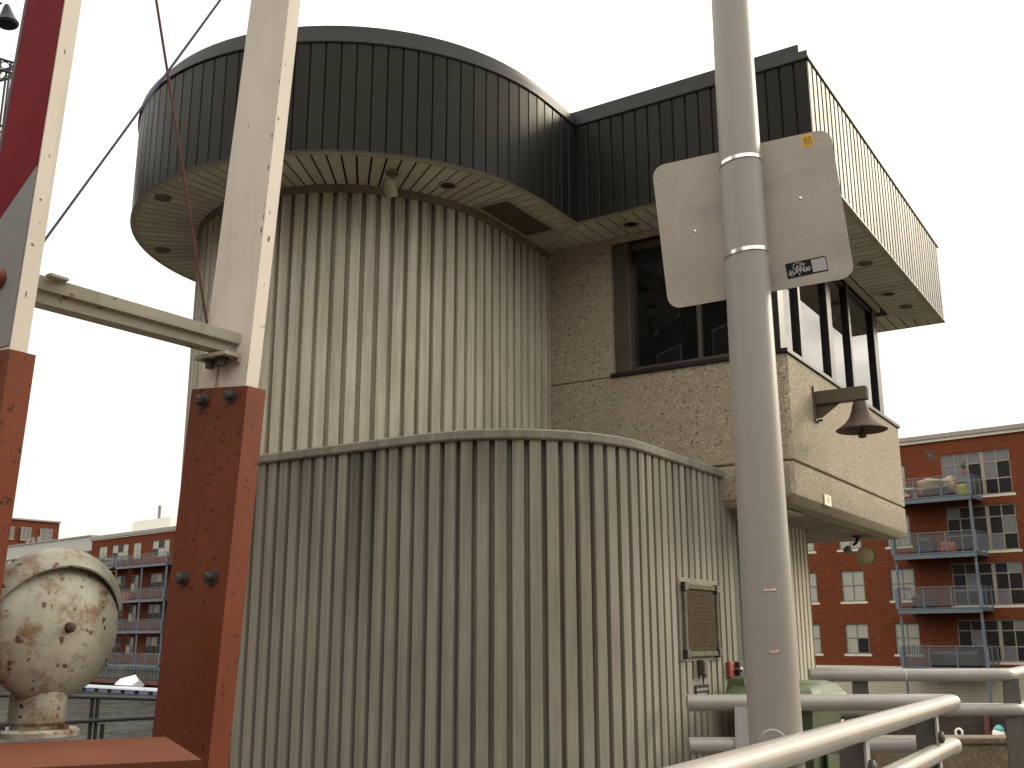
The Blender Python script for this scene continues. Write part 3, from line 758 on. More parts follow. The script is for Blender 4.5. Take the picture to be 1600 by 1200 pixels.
t = MB().box((PU + .001, 6.935, 1.225), (PU + .012, 7.166, 1.312), .002).build('wall_notice', 'black', None, FH)
tag(t, 'small black notice strip on the ribbed wall just above the front rail', 'notice')
MB().box((PU - .03, 6.91, 1.20), (PU + .0008, 7.19, 1.35), .002).build('notice_pad', 'conc_stair', **H)
l = MB()
for k in range(9): l.box((PU + .012, 6.955 + k * .022, 1.272), (PU + .0128, 6.969 + k * .022, 1.29))
for k in range(7): l.box((PU + .012, 6.965 + k * .024, 1.246), (PU + .0128, 6.981 + k * .024, 1.258))
l.build('faded_lines', 'sticker_grey', t, FH)
t = thing('alarm_switch', 'red and black alarm switch boxes beside the recessed door', 'alarm switch', (PU, 7.63, 1.34), None, FH)
MB().box((PU + .001, 7.535, 1.345), (PU + .03, 7.63, 1.455), .004).build('red_box', 'red_box', t, FH)
MB().box((PU + .001, 7.645, 1.345), (PU + .06, 7.745, 1.455), .006).build('black_box', 'black', t, FH)
MB().lathe([(0, .09), (.012, .088), (.02, .078), (.016, .065), (.01, .03), (.012, 0)], 12, Matrix.Translation((PU, 7.637, 1.40)) @ Matrix.Rotation(R(90), 4, 'Y')).build('knob', 'steel_knob', t, FH)
MB().tube([(PU + .012, 7.60, 1.344), (PU + .012, 7.60, G0 + .02)], .010, 8).build('conduit', 'bronze_brown', t, FH)

t = thing('flood_lamp', 'olive floodlight hanging under the far edge of the cabin floor', 'floodlight', (-2.72, 10.45, 2.45), None, FH)
MB().disc((-2.72, 10.45), .05, 2.575, 2.592, 14).build('mount', 'lamp_dark', t, FH)
MB().tube([(-2.72, 10.45, 2.576), (-2.73, 10.44, 2.53), (-2.76, 10.42, 2.50)], .016, 8).build('stem', 'lamp_dark', t, FH)
m = MB(); m.lathe([(0, -.10), (.03, -.095), (.045, -.06), (.045, -.03), (0, -.02)], 16, Matrix.Translation((-2.76, 10.42, 2.47)) @ Matrix.Rotation(R(70), 4, 'Y') ); m.build('joint', 'lamp_olive', t, FH)
lm = Matrix.Translation((-2.67, 10.50, 2.40)) @ Matrix.Rotation(R(-60), 4, 'Z') @ Matrix.Rotation(R(108), 4, 'Y')
MB().lathe([(0, -.11), (.045, -.10), (.07, -.06), (.095, 0), (.098, .015), (.088, .012)], 24, lm).build('shade', 'lamp_olive', t, FH)
MB().lathe([(0, .018), (.05, .014), (.087, .004)], 24, lm).build('lens', 'lamp_face', t, FH)

# papers behind the cabin glass
for i, (u, w_, z, rx_, wd_, hh, mt) in enumerate(((-3.60, 7.80, 4.03, 6, .11, .10, 'paper'), (-3.40, 7.83, 4.10, -8, .17, .13, 'paper'), (-3.22, 7.83, 4.13, -5, .15, .12, 'paper'), (-3.38, 7.81, 3.95, 3, .16, .13, 'paper'), (-3.05, 7.83, 4.10, 4, .09, .10, 'flyer'), (-2.93, 7.83, 4.16, -6, .09, .09, 'flyer'), (-3.02, 7.82, 3.93, 8, .13, .08, 'flyer'))):
    mm_ = Matrix.Translation((u, w_, z)) @ Matrix.Rotation(R(rx_), 4, 'Y')
    o = MB().box((-wd_ / 2, 0, 0), (wd_ / 2, .004, hh), 0, mm_).build('pinned_sheet', mt, None, FH)
    lab = ['leftmost small pale sheet standing inside the cabin front window', 'large pale sheet near the middle of the left cabin pane', 'pale sheet next to the window mullion inside the left pane', 'low pale sheet under the two larger sheets in the left pane',
           'small orange flyer next to the mullion in the right cabin pane', 'highest orange flyer in the right cabin pane', 'low wide orange flyer at the bottom of the right cabin pane'][i]
    tag(o, lab, 'paper', 'papers in the cabin window')

# ================================================================== CROSSING GATE
gate = thing('crossing_gate', 'raised twin-arm crossing gate, white over red oxide sleeves, joined by a crossbar', 'crossing gate', (-2.15, 1.62, 0.9), None, FH)
def arm_pts(u0, u1, z, w0, th): return [(u0, w0, z), (u1, w0, z), (u1, w0 + th, z), (u0, w0 + th, z)]
def arm(w0, zl, off, stripes):
    # centre line leans towards +x of the house frame; faces taper upward
    def edges(z): # left and right edge of the front face
        r_ = -2.010 + (z - 2.266) * 0.0735 + off; wd_ = 0.178 - (z - 2.266) * 0.0165
        return r_ - wd_, r_
    m = MB(); th = .043
    zs = [zl - .1, 2.266, 3.4, 4.6, 5.6]
    m.ring_loft([arm_pts(*edges(z), z, w0, th) for z in zs]); m.bevel(.006, 2, 40)
    a = m.build('gate_arm', 'white_steel', gate, FH)
    # red sleeve
    s_ = MB()
    def sl(z):
        c_ = -2.10 + (z - 2.26) * 0.062 + off
        return arm_pts(c_ - .107, c_ + .107, z, w0 - .010, .064)
    def slt(z, dz): return [(x, y, z - (x - (-2.10 + off)) * dz) for x, y, zz in sl(z)]
    s_.ring_loft([sl(.75), slt(2.265, .085)]); s_.bevel(.005, 2, 40)
    s_.build('red_sleeve', 'oxide', a, FH)
    for bz in (2.235, 1.772):
        c_ = -2.10 + (bz - 2.26) * 0.062 + off
        for du in (-.055, .05):
            b_ = MB(); mt_ = Matrix.Translation((c_ + du, w0 - .010, bz)) @ Matrix.Rotation(R(90), 4, 'X')
            b_.lathe([(0, .022), (.008, .022), (.013, .018), (.013, .004), (.021, .003), (.021, 0)], 10, mt_); b_.build('bolt', 'bolt', a, FH)
    rc = random.Random(int(w0 * 1000)); ch_ = MB()
    for k in range(34):
        z_ = 2.29 + (k + rc.random()) * .055; l_, r_ = edges(z_); hgt_ = rc.uniform(.004, .026); wd_ = rc.uniform(.002, .007)
        if rc.random() < .62: continue
        x_ = r_ - wd_ - rc.uniform(.000, .004) if rc.random() < .75 else rc.uniform(l_ + .01, r_ - .02)
        pts_ = [(x_ + wd_ * (.5 + .5 * math.cos(a_) * rc.uniform(.6, 1)), w0 - .0006, z_ + hgt_ * (.5 + .5 * math.sin(a_) * rc.uniform(.6, 1))) for a_ in [j_ * math.pi / 3.5 for j_ in range(7)]]
        ch_.ring_loft([pts_, [(p[0], w0 + .0005, p[2]) for p in pts_]])
        if rc.random() < .6:
            y_ = w0 + rc.uniform(.008, .03); z2_ = z_ + rc.uniform(-.02, .02); r2_ = edges(z2_)[1] + .0006
            pts_ = [(r2_ + (.0735 * hgt_ * .5 * math.sin(a_)), y_ + wd_ * .6 * math.cos(a_), z2_ + hgt_ * .5 * math.sin(a_) * rc.uniform(.6, 1)) for a_ in [j_ * math.pi / 3.5 for j_ in range(7)]]
            ch_.ring_loft([[(p[0] - .0012, p[1], p[2]) for p in pts_], pts_])
    tag(ch_.build('paint_chips', 'chip', a, FH), kind='stuff')
    if not stripes:
        rs_ = MB(); rs_.ring_loft([[(-2.128, w0 - .0006, 2.27), (-2.118, w0 - .0006, 2.27), (-2.118, w0 + .0004, 2.27), (-2.128, w0 + .0004, 2.27)], [(-2.122, w0 - .0006, 2.335), (-2.113, w0 - .0006, 2.335), (-2.113, w0 + .0004, 2.335), (-2.122, w0 + .0004, 2.335)]])
        rs_.build('rust_run', 'rust_run', a, FH)
    if stripes:
        st = MB()
        def e2(z): l_, r_ = edges(z); return l_ - .001, r_ - .004
        zb_l, zb_r = 2.555, 2.705
        st.ring_loft([[(e2(zb_l)[0], w0 - .003, zb_l), (e2(zb_r)[1], w0 - .003, zb_r), (e2(zb_r)[1], w0 - .0005, zb_r), (e2(zb_l)[0], w0 - .0005, zb_l)], [(e2(3.9)[0], w0 - .003, 3.9), (e2(4.05)[1], w0 - .003, 4.05), (e2(4.05)[1], w0 - .0005, 4.05), (e2(3.9)[0], w0 - .0005, 3.9)]])
        st.build('red_stripe', 'crimson', a, FH)
        gs = MB(); zq = 2.27
        gs.ring_loft([[(e2(zq)[0], w0 - .0028, zq), (e2(zq)[1], w0 - .0028, zq), (e2(zq)[1], w0 - .0004, zq), (e2(zq)[0], w0 - .0004, zq)], [(e2(zb_l)[0], w0 - .0028, zb_l - .002), (e2(zb_r)[1], w0 - .0028, zb_r - .002), (e2(zb_r)[1], w0 - .0004, zb_r - .002), (e2(zb_l)[0], w0 - .0004, zb_l - .002)]])
        gs.build('grey_stripe', 'grey_stripe', a, FH)
        ed = MB(); ed.ring_loft([[(edges(z)[0] - .022, w0 + .002, z), (edges(z)[0] - .0015, w0 + .002, z), (edges(z)[0] - .0015, w0 + .04, z), (edges(z)[0] - .022, w0 + .04, z)] for z in (2.3, 3.4, 5.5)])
        ed.build('edge_channel', 'lamp_dark', a, FH)
        for bz in (2.438,):
            b_ = MB(); b_.lathe([(0, .02), (.012, .018), (.022, .004), (.026, 0)], 12, Matrix.Translation((-2.263, w0 - .004, bz)) @ Matrix.Rotation(R(90), 4, 'X')); b_.build('bolt', 'oxide', a, FH)
    return a
WR, WL = 1.854, 1.314
arm(WR, .85, 0.0, False)
arm(WL, .85, -.185, True)
P0, P1 = Vector((-2.255, 1.40, 2.476)), Vector((-2.045, 1.852, 2.405))
def bar(du0, du1, z0, z1, e0=0.0, e1=0.0):
    d_ = (P1 - P0).normalized(); a_, b_ = P0 + d_ * e0, P1 + d_ * e1
    k0, k1 = 1.0, .82
    return [(a_.x + du0, a_.y, a_.z + z0 * k0), (a_.x + du1, a_.y, a_.z + z0 * k0), (b_.x + du1, b_.y, b_.z + z0 * k1), (b_.x + du0, b_.y, b_.z + z0 * k1), (a_.x + du0, a_.y, a_.z + z1 * k0), (a_.x + du1, a_.y, a_.z + z1 * k0), (b_.x + du1, b_.y, b_.z + z1 * k1), (b_.x + du0, b_.y, b_.z + z1 * k1)]
m = MB(); m.hexa(bar(-.012, .004, -.029, 0.0)); m.hexa(bar(-.030, -.0125, -.064, -.0005)); m.hexa(bar(-.06, -.0305, -.064, -.058)); m.hexa(bar(-.0125, .004, -.034, -.0295))
m.build('crossbar', 'galv', gate, FH)
m = MB(); m.box((-2.155, 1.80, 2.338), (-2.035, 1.853, 2.348)); m.box((-2.155, 1.846, 2.325), (-2.035, 1.853, 2.338)); br_ = m.build('end_bracket', 'galv', gate, FH)
for u in (-2.12, -2.075):
    MB().lathe([(0, -.022), (.012, -.022), (.012, -.004), (.02, -.003), (.02, 0)], 10, Matrix.Translation((u, 1.825, 2.338))).build('bolt', 'bolt', br_, FH)
MB().box((-2.236, 1.405, 2.466), (-2.212, 1.455, 2.4755), .002).build('end_clamp', 'galv', gate, FH)
MB().tube([(-2.272, 1.342, 2.428), (-1.985, 1.86, 3.66)], .0036, 8).build('brace_cable', 'wire_blue', gate, FH)
MB().tube([(-2.172, 1.85, 2.455), (-2.15, 1.34, 4.12)], .0036, 8).build('brace_cable', 'wire_red', gate, FH)
MB().tube([(-2.28, 1.28, .98), (-2.17, 1.95, .98)], .05, 16).build('pivot_shaft', 'oxide', gate, FH)

# mechanism cabinet in front of the arms
boxd = Vector((.42, -.9075, 0)).normalized(); boxs = Vector((-.9075, -.42, 0)).normalized()
c0 = Vector((-.785, 2.495, 0))
FBX = Matrix(((-boxs.x, boxd.x, 0, c0.x), (-boxs.y, boxd.y, 0, c0.y), (0, 0, 1, 0), (0, 0, 0, 1)))   # x to the right side, y towards the viewer
cab = thing('gate_mechanism_cabinet', 'red oxide steel gate cabinet with rounded top carrying the signal bell', 'cabinet', (-.5, .3, 0), None, FBX)
m = MB(); m.box((-1.0, 0, .35), (0, .52, 1.407)); m.bevel(.035, 4, 40); m.build('cabinet_body', 'oxide_box', cab, FBX)
m = MB(); m.box((-.85, .1, 0.0), (-.15, .42, .349)); m.build('pedestal', 'oxide_box', cab, FBX)
MB().box((-.9, .521, .45), (-.1, .53, 1.28), .004).build('cabinet_door', 'oxide_box', cab, FBX)

# signal bell
BB = Vector((-1.092, 2.522, 1.4075))
t = thing('signal_bell', 'round crossing gate bell in rusty cream enamel with a hood, on the red cabinet', 'bell', BB)
MB().lathe([(0, .016), (.088, .016), (.095, .011), (.095, 0), (0, 0)], 28, Matrix.Translation(BB)).build('base_flange', 'enamel', t)
for a in (-20, 100, 220):
    MB().disc((BB.x + .078 * math.cos(R(a)), BB.y + .078 * math.sin(R(a))), .013, BB.z + .016, BB.z + .027, 6).build('bolt', 'rust_nut', t)
MB().lathe([(0, .10), (.059, .098), (.062, .094), (.062, .03), (.056, .022), (.056, .0165), (0, .0165)], 28, Matrix.Translation(BB)).build('neck', 'enamel', t)
fa = R(-37); F_ = Vector((math.cos(fa), math.sin(fa), 0))
GC = BB + Vector((0, 0, .240)) + F_ * .045
zx = Matrix(((-F_.y, 0, F_.x, GC.x), (F_.x, 0, F_.y, GC.y), (0, 1, 0, GC.z), (0, 0, 0, 1)))      # local z = facing direction, local y = up
prof = [(r_ * 1.10, h_ * .66) for r_, h_ in [(0.0, .082), (.02, .0815), (.05, .076), (.08, .064), (.105, .048), (.127, .027), (.142, .006), (.149, -.014), (.150, -.026), (.144, -.026), (.138, -.01), (.1, .03), (0, .05)]]
MB().lathe(prof, 48, zx).build('gong', 'enamel', t)
MB().lathe([(0, .072), (.006, .071), (.0105, .067), (.012, .060), (.012, .053), (.017, .052), (.017, .05)], 12, zx).build('gong_nut', 'rust_nut', t)
MB().lathe([(0, -.03), (.10, -.03), (.118, -.045), (.12, -.11), (.10, -.125), (0, -.125)], 32, zx).build('bell_housing', 'enamel', t)
MB().tube([BB + Vector((0, 0, .096)), BB + Vector((0, 0, .17)) - F_ * .03], [.05, .055], 16).build('neck_top', 'enamel', t)
hd = MB()
outr = [(.02, -.13), (.08, -.122), (.13, -.10), (.163, -.06), (.181, -.025), (.184, .005), (.177, .026), (.165, .038), (.150, .047), (.140, .050)]
inr = [(r_ - .004, h_ - (.003 if h_ > 0 else 0)) for r_, h_ in reversed(outr)]
a0, a1 = R(14), R(170); nn_ = 40
rings = []
for k in range(nn_ + 1):
    q = k / nn_; a = a0 + (a1 - a0) * q
    lift = math.sin(math.pi * q)
    ring = []
    for r_, h_ in outr + inr:
        hh, rr = h_, r_
        if h_ > -.03:
            kq = .30 + .70 * lift ** .75
            hh = -.03 + (h_ + .03) * kq; rr = .181 + (r_ - .181) * kq
        ring.append(zx @ Vector((rr * math.cos(a), rr * math.sin(a), hh)))
    rings.append(ring)
hd.ring_loft(rings); hd.build('hood', 'enamel', t)

# ================================================================== LIGHT POLE, SIGN
pole = thing('light_pole', 'tall tapering grey light pole carrying the back-turned sign', 'light pole', (1.018, 4.27, 0))
def pr(z): return .1022 - (z - 1.37) * .0052
mb = MB(); mb.tube([(1.018 - .0038 * (z - 1.37), 4.27, z) for z in (0, .5, 1.0, 2, 3, 4, 5, 6, 7, 8)], [pr(z) for z in (0, .5, 1.0, 2, 3, 4, 5, 6, 7, 8)], 48)
mb.build('shaft', 'pole', pole)
MB().lathe([(.108, .0), (.16, 0.0), (.16, .03), (.125, .06), (.108, .1)], 32, Matrix.Translation((1.018, 4.27, 0.001))).build('base_flange', 'pole', pole)
tov = Vector((-1.018, -4.27, 0)).normalized(); sidev = Vector((-tov.y, tov.x, 0))
def pole_frame(z, ang=0.0, rr=None):
    d_ = (Matrix.Rotation(ang, 3, 'Z') @ tov); s_ = Vector((-d_.y, d_.x, 0)); c_ = Vector((1.018 - .0038 * (z - 1.37), 4.27, z)) + d_ * (rr if rr is not None else pr(z))
    return Matrix(((s_.x, d_.x * -1, 0, c_.x), (s_.y, d_.y * -1, 0, c_.y), (0, 0, 1, c_.z), (0, 0, 0, 1)))  # x right as seen, y into the pole, z up
pf = pole_frame(1.19, R(-6))
hh_ = MB(); poly = [(-.054, -.14), (.054, -.14)] + [(.054 * math.cos(R(a)), .045 + .054 * math.sin(R(a))) for a in range(0, 181, 15)]
hh_.ring_loft([[pf @ Vector((x, .03, z)) for x, z in poly], [pf @ Vector((x, -.004, z)) for x, z in poly], [pf @ Vector((x * .93, -.009, (z - .0) * .95)) for x, z in poly]])
hc = hh_.build('hand_hole_cover', 'pole', pole)
MB().lathe([(.011, .0), (.011, .001), (0, .0005)], 12, pf @ Matrix.Translation((.0, -.0092, -.005)) @ Matrix.Rotation(R(90), 4, 'X')).build('screw_hole', 'rail_dark', hc)
for z, a, wd_, sh in ((1.805, R(7), .05, .004), (1.572, R(8), .035, .002)):
    pf2 = pole_frame(z, a)
    q = MB()
    for k in range(3):
        q.box((-wd_ / 2 + k * wd_ / 3 + .001, -.0016, -.005 + k * .001), (-wd_ / 2 + (k + 1) * wd_ / 3 - .001, .006, .003 + random.uniform(-.001, .003)), 0, pf2)
    q.build('tape_residue', 'tape', pole)
# sign panel seen from behind
sa = R(71); hvec = Vector((math.sin(sa), -math.cos(sa), 0)); nvec = Vector((math.cos(sa), math.sin(sa), 0))
SGC = Vector((1.01, 4.27, 0)) + nvec * .122 + hvec * .010 + Vector((0, 0, 3.440))
FS = Matrix(((hvec.x, nvec.x, 0, SGC.x), (hvec.y, nvec.y, 0, SGC.y), (0, 0, 1, SGC.z), (0, 0, 0, 1))) @ Matrix.Rotation(R(-4.4), 4, 'Y')
sgn_ = thing('road_sign', 'back of a tilted bare aluminium road sign strapped to the light pole', 'sign', (0, 0, 0), None, FS)
SW, SH, SR_ = .806, .706, .06
poly = []
for cx_, cz_, a_ in ((SW / 2 - SR_, SH / 2 - SR_, 0), (-SW / 2 + SR_, SH / 2 - SR_, 90), (-SW / 2 + SR_, -SH / 2 + SR_, 180), (SW / 2 - SR_, -SH / 2 + SR_, 270)):
    poly += [(cx_ + SR_ * math.cos(R(a_ + k * 15)), cz_ + SR_ * math.sin(R(a_ + k * 15))) for k in range(7)]
def bow(x): return .010 * (1 - math.cos(x * 2.2))
m = MB(); m.ring_loft([[(x, 0, z) for x, z in poly], [(x, .0035, z) for x, z in poly]])
m.build('sign_panel', 'sign_back', sgn_, FS)
m = MB()
for z in (.24, -.20): m.box((-.07, -.022, z - .02), (.06, -.0005, z + .02), .003)
m.build('mounting_bracket', 'stainless', sgn_, FS)
for z, tl in ((3.655, 0.012), (3.228, 0.012)):
    m = MB(); k_ = 40; r_ = pr(z) + .0025; rings = []
    cx_, cy_ = 1.018 - .0038 * (z - 1.37), 4.27
    for i in range(k_):
        a = 2 * math.pi * i / k_; ca, sa_ = math.cos(a), math.sin(a); dz = tl * ca * .9
        rings.append([(cx_ + (r_ + o_) * ca, cy_ + (r_ + o_) * sa_, z + dz + h_) for o_, h_ in ((-.004, -.008), (.0015, -.008), (.0015, .008), (-.004, .008))])
    rings.append(rings[0]); m.ring_loft(rings, False, False)
    bmesh.ops.remove_doubles(m.b, verts=m.b.verts[:], dist=1e-6)
    so = m.build('strap', 'stainless', sgn_)
    pfz = pole_frame(z, R(18)); MB().box((-.006, -.006, -.009), (.006, -.001, .009), .0015, pfz).build('buckle', 'stainless', so)
for x, z in ((-.241, -.005), (.232, .052)):
    MB().lathe([(0, .004), (.005, .0035), (.0075, .001), (.0075, 0)], 10, FS @ Matrix.Translation((x, -.0002, z)) @ Matrix.Rotation(R(90), 4, 'X')).build('rivet', 'stainless', sgn_)
def sx(c_, w_, h_, y0, y1): return (c_[0] - w_ / 2, y0, c_[1] - h_ / 2), (c_[0] + w_ / 2, y1, c_[1] + h_ / 2)
def local(mx_): return FS @ mx_
YL = Matrix.Translation((.301, 0, .316)) @ Matrix.Rotation(R(-2), 4, 'Y')
yl = MB().box(*sx((0, 0), .050, .060, -.0012, -.0002), 0, YL).build('yellow_label', 'sticker_yellow', sgn_, FS)
q = MB()
for z_, x_, w_, h_ in ((.014, -.008, .02, .006), (.013, .010, .012, .007), (.004, -.012, .012, .006), (.003, .006, .022, .005), (-.012, -.013, .005, .022), (-.012, -.004, .004, .02), (-.013, .004, .004, .022), (-.012, .013, .005, .02)):
    q.box(*sx((x_, z_), w_, h_, -.0016, -.0011), 0, YL)
q.build('label_print', 'sticker_ink', yl, FS)
BL_ = Matrix.Translation((.2125, 0, -.272)) @ Matrix.Rotation(R(-2.0), 4, 'Y')
bl = MB().box(*sx((0, 0), .172, .070, -.0012, -.0002), 0, BL_).build('black_sticker', 'sticker_black', sgn_, FS)
MB().box(*sx((.053, 0), .060, .058, -.0017, -.0011), 0, BL_).build('pale_square', 'sticker_grey', bl, FS)
def sticker_text(s_, size, x, z, shear=0.0, rot=0.0):
    me = text_mesh(s_, size, .0003, shear); me.materials.append(M['sticker_white'])
    place('lettering', me, FS @ BL_ @ Matrix.Translation((x, -.0014, z)) @ Matrix.Rotation(R(-rot), 4, 'Y') @ Matrix.Rotation(R(90), 4, 'X'), bl)
sticker_text('LAST', .024, -.030, .010)
sticker_text('SUPPER', .026, -.032, -.010)
q = MB()
def swash(pts):
    q.tube([BL_ @ Vector((x, -.0014, z)) for x, z in pts], .0013, 5)
swash([(-.066 + .012 * math.cos(R(a)), -.017 + .008 * math.sin(R(a))) for a in range(120, 341, 20)])
swash([(.003 + .012 * math.cos(R(a)), -.006 + .009 * math.sin(R(a))) for a in range(200, 421, 20)])
swash([(-.034, -.018), (-.034, -.031)]); swash([(-.055 + .042 * k / 6, .022 + .006 * math.sin(math.pi * k / 6)) for k in range(7)])
q.build('swash_lines', 'sticker_white', bl, FS)

# ================================================================== RAILINGS
TR = .052
near = thing('front_railing', 'grey tubular railing cornering in front of the ribbed stair wall', 'railing', (2.76, 7.0, 0))
zt, zb = 1.222, .962
Ad = Vector((.5175, .8557, 0))
cor = Vector((2.80, 7.0, 0)); nearend = cor - Ad * 5.2
def rail(par, pts, r=TR, name='rail_tube', mat='rail'): return MB().tube(pts, r, 20).build(name, mat, par)
for z in (zt, zb):
    c_ = cor if z == zt else cor + Vector((-.02, -.1, 0))
    rail(near, [(1.115, 7.0, z), (c_.x - .16, 7.0, z), (c_.x - .05, 7.0 - .012, z), (c_.x - .012, 7.0 - .06, z), (c_.x - .06, 6.9, z), (nearend.x, nearend.y, z)])
m = MB(); m.hexa([(1.37, 6.935, 0), (1.56, 6.935, 0), (1.56, 6.947, 0), (1.37, 6.947, 0), (1.405, 6.935, zt - .02), (1.535, 6.935, zt - .02), (1.535, 6.947, zt - .02), (1.405, 6.947, zt - .02)]); m.bevel(.004, 1)
m.build('rail_post', 'rail_post', near)
m = MB(); m.box((1.565, 6.94, zb - .07), (1.60, 7.02, zb - .13)); m.build('clamp', 'rail_dark', near)
FP = Matrix.Translation((2.56, 6.55, 0)) @ Matrix.Rotation(-YAW, 4, 'Z')
for k, dist in enumerate((0.0, 1.75, 3.4)):
    c_ = Vector((2.455, 6.55, 0)) - Ad * dist
    fp = Matrix.Translation(c_) @ Matrix.Rotation(-YAW, 4, 'Z')
    p_ = MB().hexa([fp @ Vector(v_) for v_ in ((-.075, -.010, 0), (.06, -.010, 0), (.06, .010, 0), (-.075, .010, 0), (-.055, -.010, zt - .03), (.06, -.010, zt - .03), (.06, .010, zt - .03), (-.055, .010, zt - .03))]).build('rail_post', 'rail_dark', near)
    MB().hexa([fp @ Vector(v_) for v_ in ((.061, -.03, 0), (.072, -.03, 0), (.072, .03, 0), (.061, .03, 0), (.061, -.03, zt - .04), (.072, -.03, zt - .04), (.072, .03, zt - .04), (.061, .03, zt - .04))]).build('post_flange', 'rail_post', p_)
    MB().lathe([(0, .03), (.02, .028), (.034, .02), (.036, 0)], 12, fp @ Matrix.Translation((.072, .012, zt - .17)) @ Matrix.Rotation(R(90), 4, 'Y')).build('bolt', 'bolt', p_)
far = thing('rear_railing', 'grey tubular railing behind the green bin turning away from the ribbed rear wall', 'railing', (3.4, 9.1, G0))
zt2, zb2 = 1.322, 1.045
c2_ = Vector((4.16, 9.1, 0))
for z, x0_ in ((zt2, 2.48), (zb2, 2.50)):
    e_ = c2_ + Ad * 4.0
    cx_ = c2_.x if z == zt2 else c2_.x + .05
    rail(far, [(x0_, 9.1, z), (cx_ - .12, 9.1, z), (cx_ - .03, 9.11, z), (cx_ + .03, 9.17, z), (e_.x, e_.y, z)])
MB().tube([(3.268, 9.1, zt2), (3.28, 9.1, zt2)], TR + .0015, 20).build('rail_joint', 'stone', far)
for x_ in (2.90, 4.16):
    m = MB(); m.hexa([(x_ - .10, 9.11, G0), (x_ + .07, 9.11, G0), (x_ + .07, 9.135, G0), (x_ - .10, 9.135, G0), (x_ - .055, 9.11, zt2 - .03), (x_ + .07, 9.11, zt2 - .03), (x_ + .07, 9.135, zt2 - .03), (x_ - .055, 9.135, zt2 - .03)])
    m.build('rail_post', 'rail_dark', far)
blk = thing('river_railing', 'thin black iron railing along the river edge behind the gate cabinet', 'railing', (-4.5, 9.0, G0))
MB().tube([(-8.9, 9.0, 1.23), (-3.78, 9.0, 1.172), (-2.6, 9.0, 1.135)], .017, 8).build('rail_tube', 'iron', blk)
MB().tube([(-8.9, 9.0, .80), (-3.69, 9.0, .965), (-2.6, 9.0, 1.02)], .019, 8).build('rail_tube', 'iron', blk)
for x_ in (-3.47, -3.425, -4.37, -4.30, -5.4, -6.4, -7.4):
    MB().box((x_ - .013, 9.03, G0), (x_ + .013, 9.055, 1.16), .002).build('rail_post', 'iron', blk)
MB().box((-3.385, 9.03, G0), (-3.355, 9.055, .95), .002).build('rail_post', 'iron', blk)

# parapet
w_ = MB(); w_.ring_loft([[(2.6, 10.5, 0.1), (14, 10.5, 0.1), (14, 10.8, 0.1), (2.6, 10.8, 0.1)], [(2.6, 10.5, .64), (14, 10.5, .64), (14, 10.8, .64), (2.6, 10.8, .64)]])
w_ = w_.build('parapet_wall', 'agg_dark'); tag(w_, 'low brown exposed aggregate parapet wall behind the railings', 'wall')
MB().box((2.58, 10.47, .641), (14, 10.83, .70), .012).build('coping', 'agg_dark', w_)

# ================================================================== WHEELED BIN
bn = thing('wheeled_bin', 'green plastic wheeled bin with a domed lid against the ribbed wall behind the rail', 'bin', (-2.55, 7.58, G0), None, FH)
def rect(u0, u1, w0_, w1_, z): return [(u0, w0_, z), (u1, w0_, z), (u1, w1_, z), (u0, w1_, z)]
m = MB(); m.ring_loft([rect(-2.78, -2.34, 7.34, 7.80, .20), rect(-2.84, -2.27, 7.24, 7.92, 1.18)], True, False); m.bevel(.03, 2, 40)
m.box((-2.87, 7.205, 1.155), (-2.25, 7.95, 1.205), .008)
m.box((-2.27, 7.46, .60), (-2.255, 7.70, .9), .004)
m.build('bin_body', 'bin', bn, FH)
m = MB(); m.ring_loft([rect(-2.88, -2.235, 7.19, 7.965, 1.208), rect(-2.88, -2.235, 7.19, 7.965, 1.232), rect(-2.82, -2.29, 7.26, 7.90, 1.305), rect(-2.76, -2.35, 7.33, 7.84, 1.328)]); m.bevel(.012, 2, 20)
lid = m.build('bin_lid', 'bin_lid', bn, FH)
m = MB()
for w0_ in (7.24, 7.50, 7.76): m.ring_loft([rect(-2.89, -2.75, w0_, w0_ + .17, 1.21), rect(-2.86, -2.74, w0_ + .02, w0_ + .15, 1.345), rect(-2.83, -2.77, w0_ + .05, w0_ + .12, 1.362)])
m.bevel(.01, 2, 20); m.build('lid_hinge', 'bin', lid, FH)
MB().tube([(-2.90, 7.26, 1.22), (-2.90, 7.9, 1.22)], .014, 10).build('handle', 'bin', bn, FH)
for y_ in (7.30, 7.84):
    wmx = Matrix.Translation((-2.78, y_, G0 + .10)) @ Matrix.Rotation(R(90), 4, 'X')
    MB().lathe([(0, .025), (.07, .025), (.095, .02), (.1, 0), (.095, -.02), (.07, -.025), (0, -.025)], 20, wmx).build('wheel', 'black', bn, FH)
MB().box((-2.255, 7.83, 1.0), (-2.2535, 7.9, 1.06)).build('sticker', 'tape', bn, FH)

# ================================================================== UPPER LEFT: hanging lamp and balcony
t = thing('hanging_lamp', 'dark conical lamp hanging under a maroon beam at the top left', 'lamp', (-5.42, 10, 8.0))
lm = Matrix.Translation((-5.46, 10.0, 8.085)) @ Matrix.Rotation(R(-8), 4, 'Y')
MB().lathe([(0, .17), (.02, .165), (.035, .14), (.06, .06), (.10, -.03), (.118, -.06), (.10, -.085), (.05, -.10), (0, -.105)], 20, lm @ Matrix.Translation((.06, 0, 0.0))).build('shade', 'lamp_dark', t)
MB().tube([(-5.48, 10, 8.28), (-5.62, 10, 8.20), (-5.66, 10, 8.12), (-5.56, 10, 8.05)], .012, 8).build('yoke', 'lamp_dark', t)
MB().tube([(-5.60, 10, 8.22), (-5.85, 10, 8.26)], .014, 8).build('stem', 'lamp_dark', t)
t = thing('canopy_beam', 'maroon steel beam end crossing the top left corner above the lamp', 'beam', (-5.9, 9.6, 8.3))
m = MB(); m.tube([(-5.20, 9.9, 8.62), (-6.9, 9.9, 7.95)], .085, 4); m.build('beam_bar', 'maroon', t)
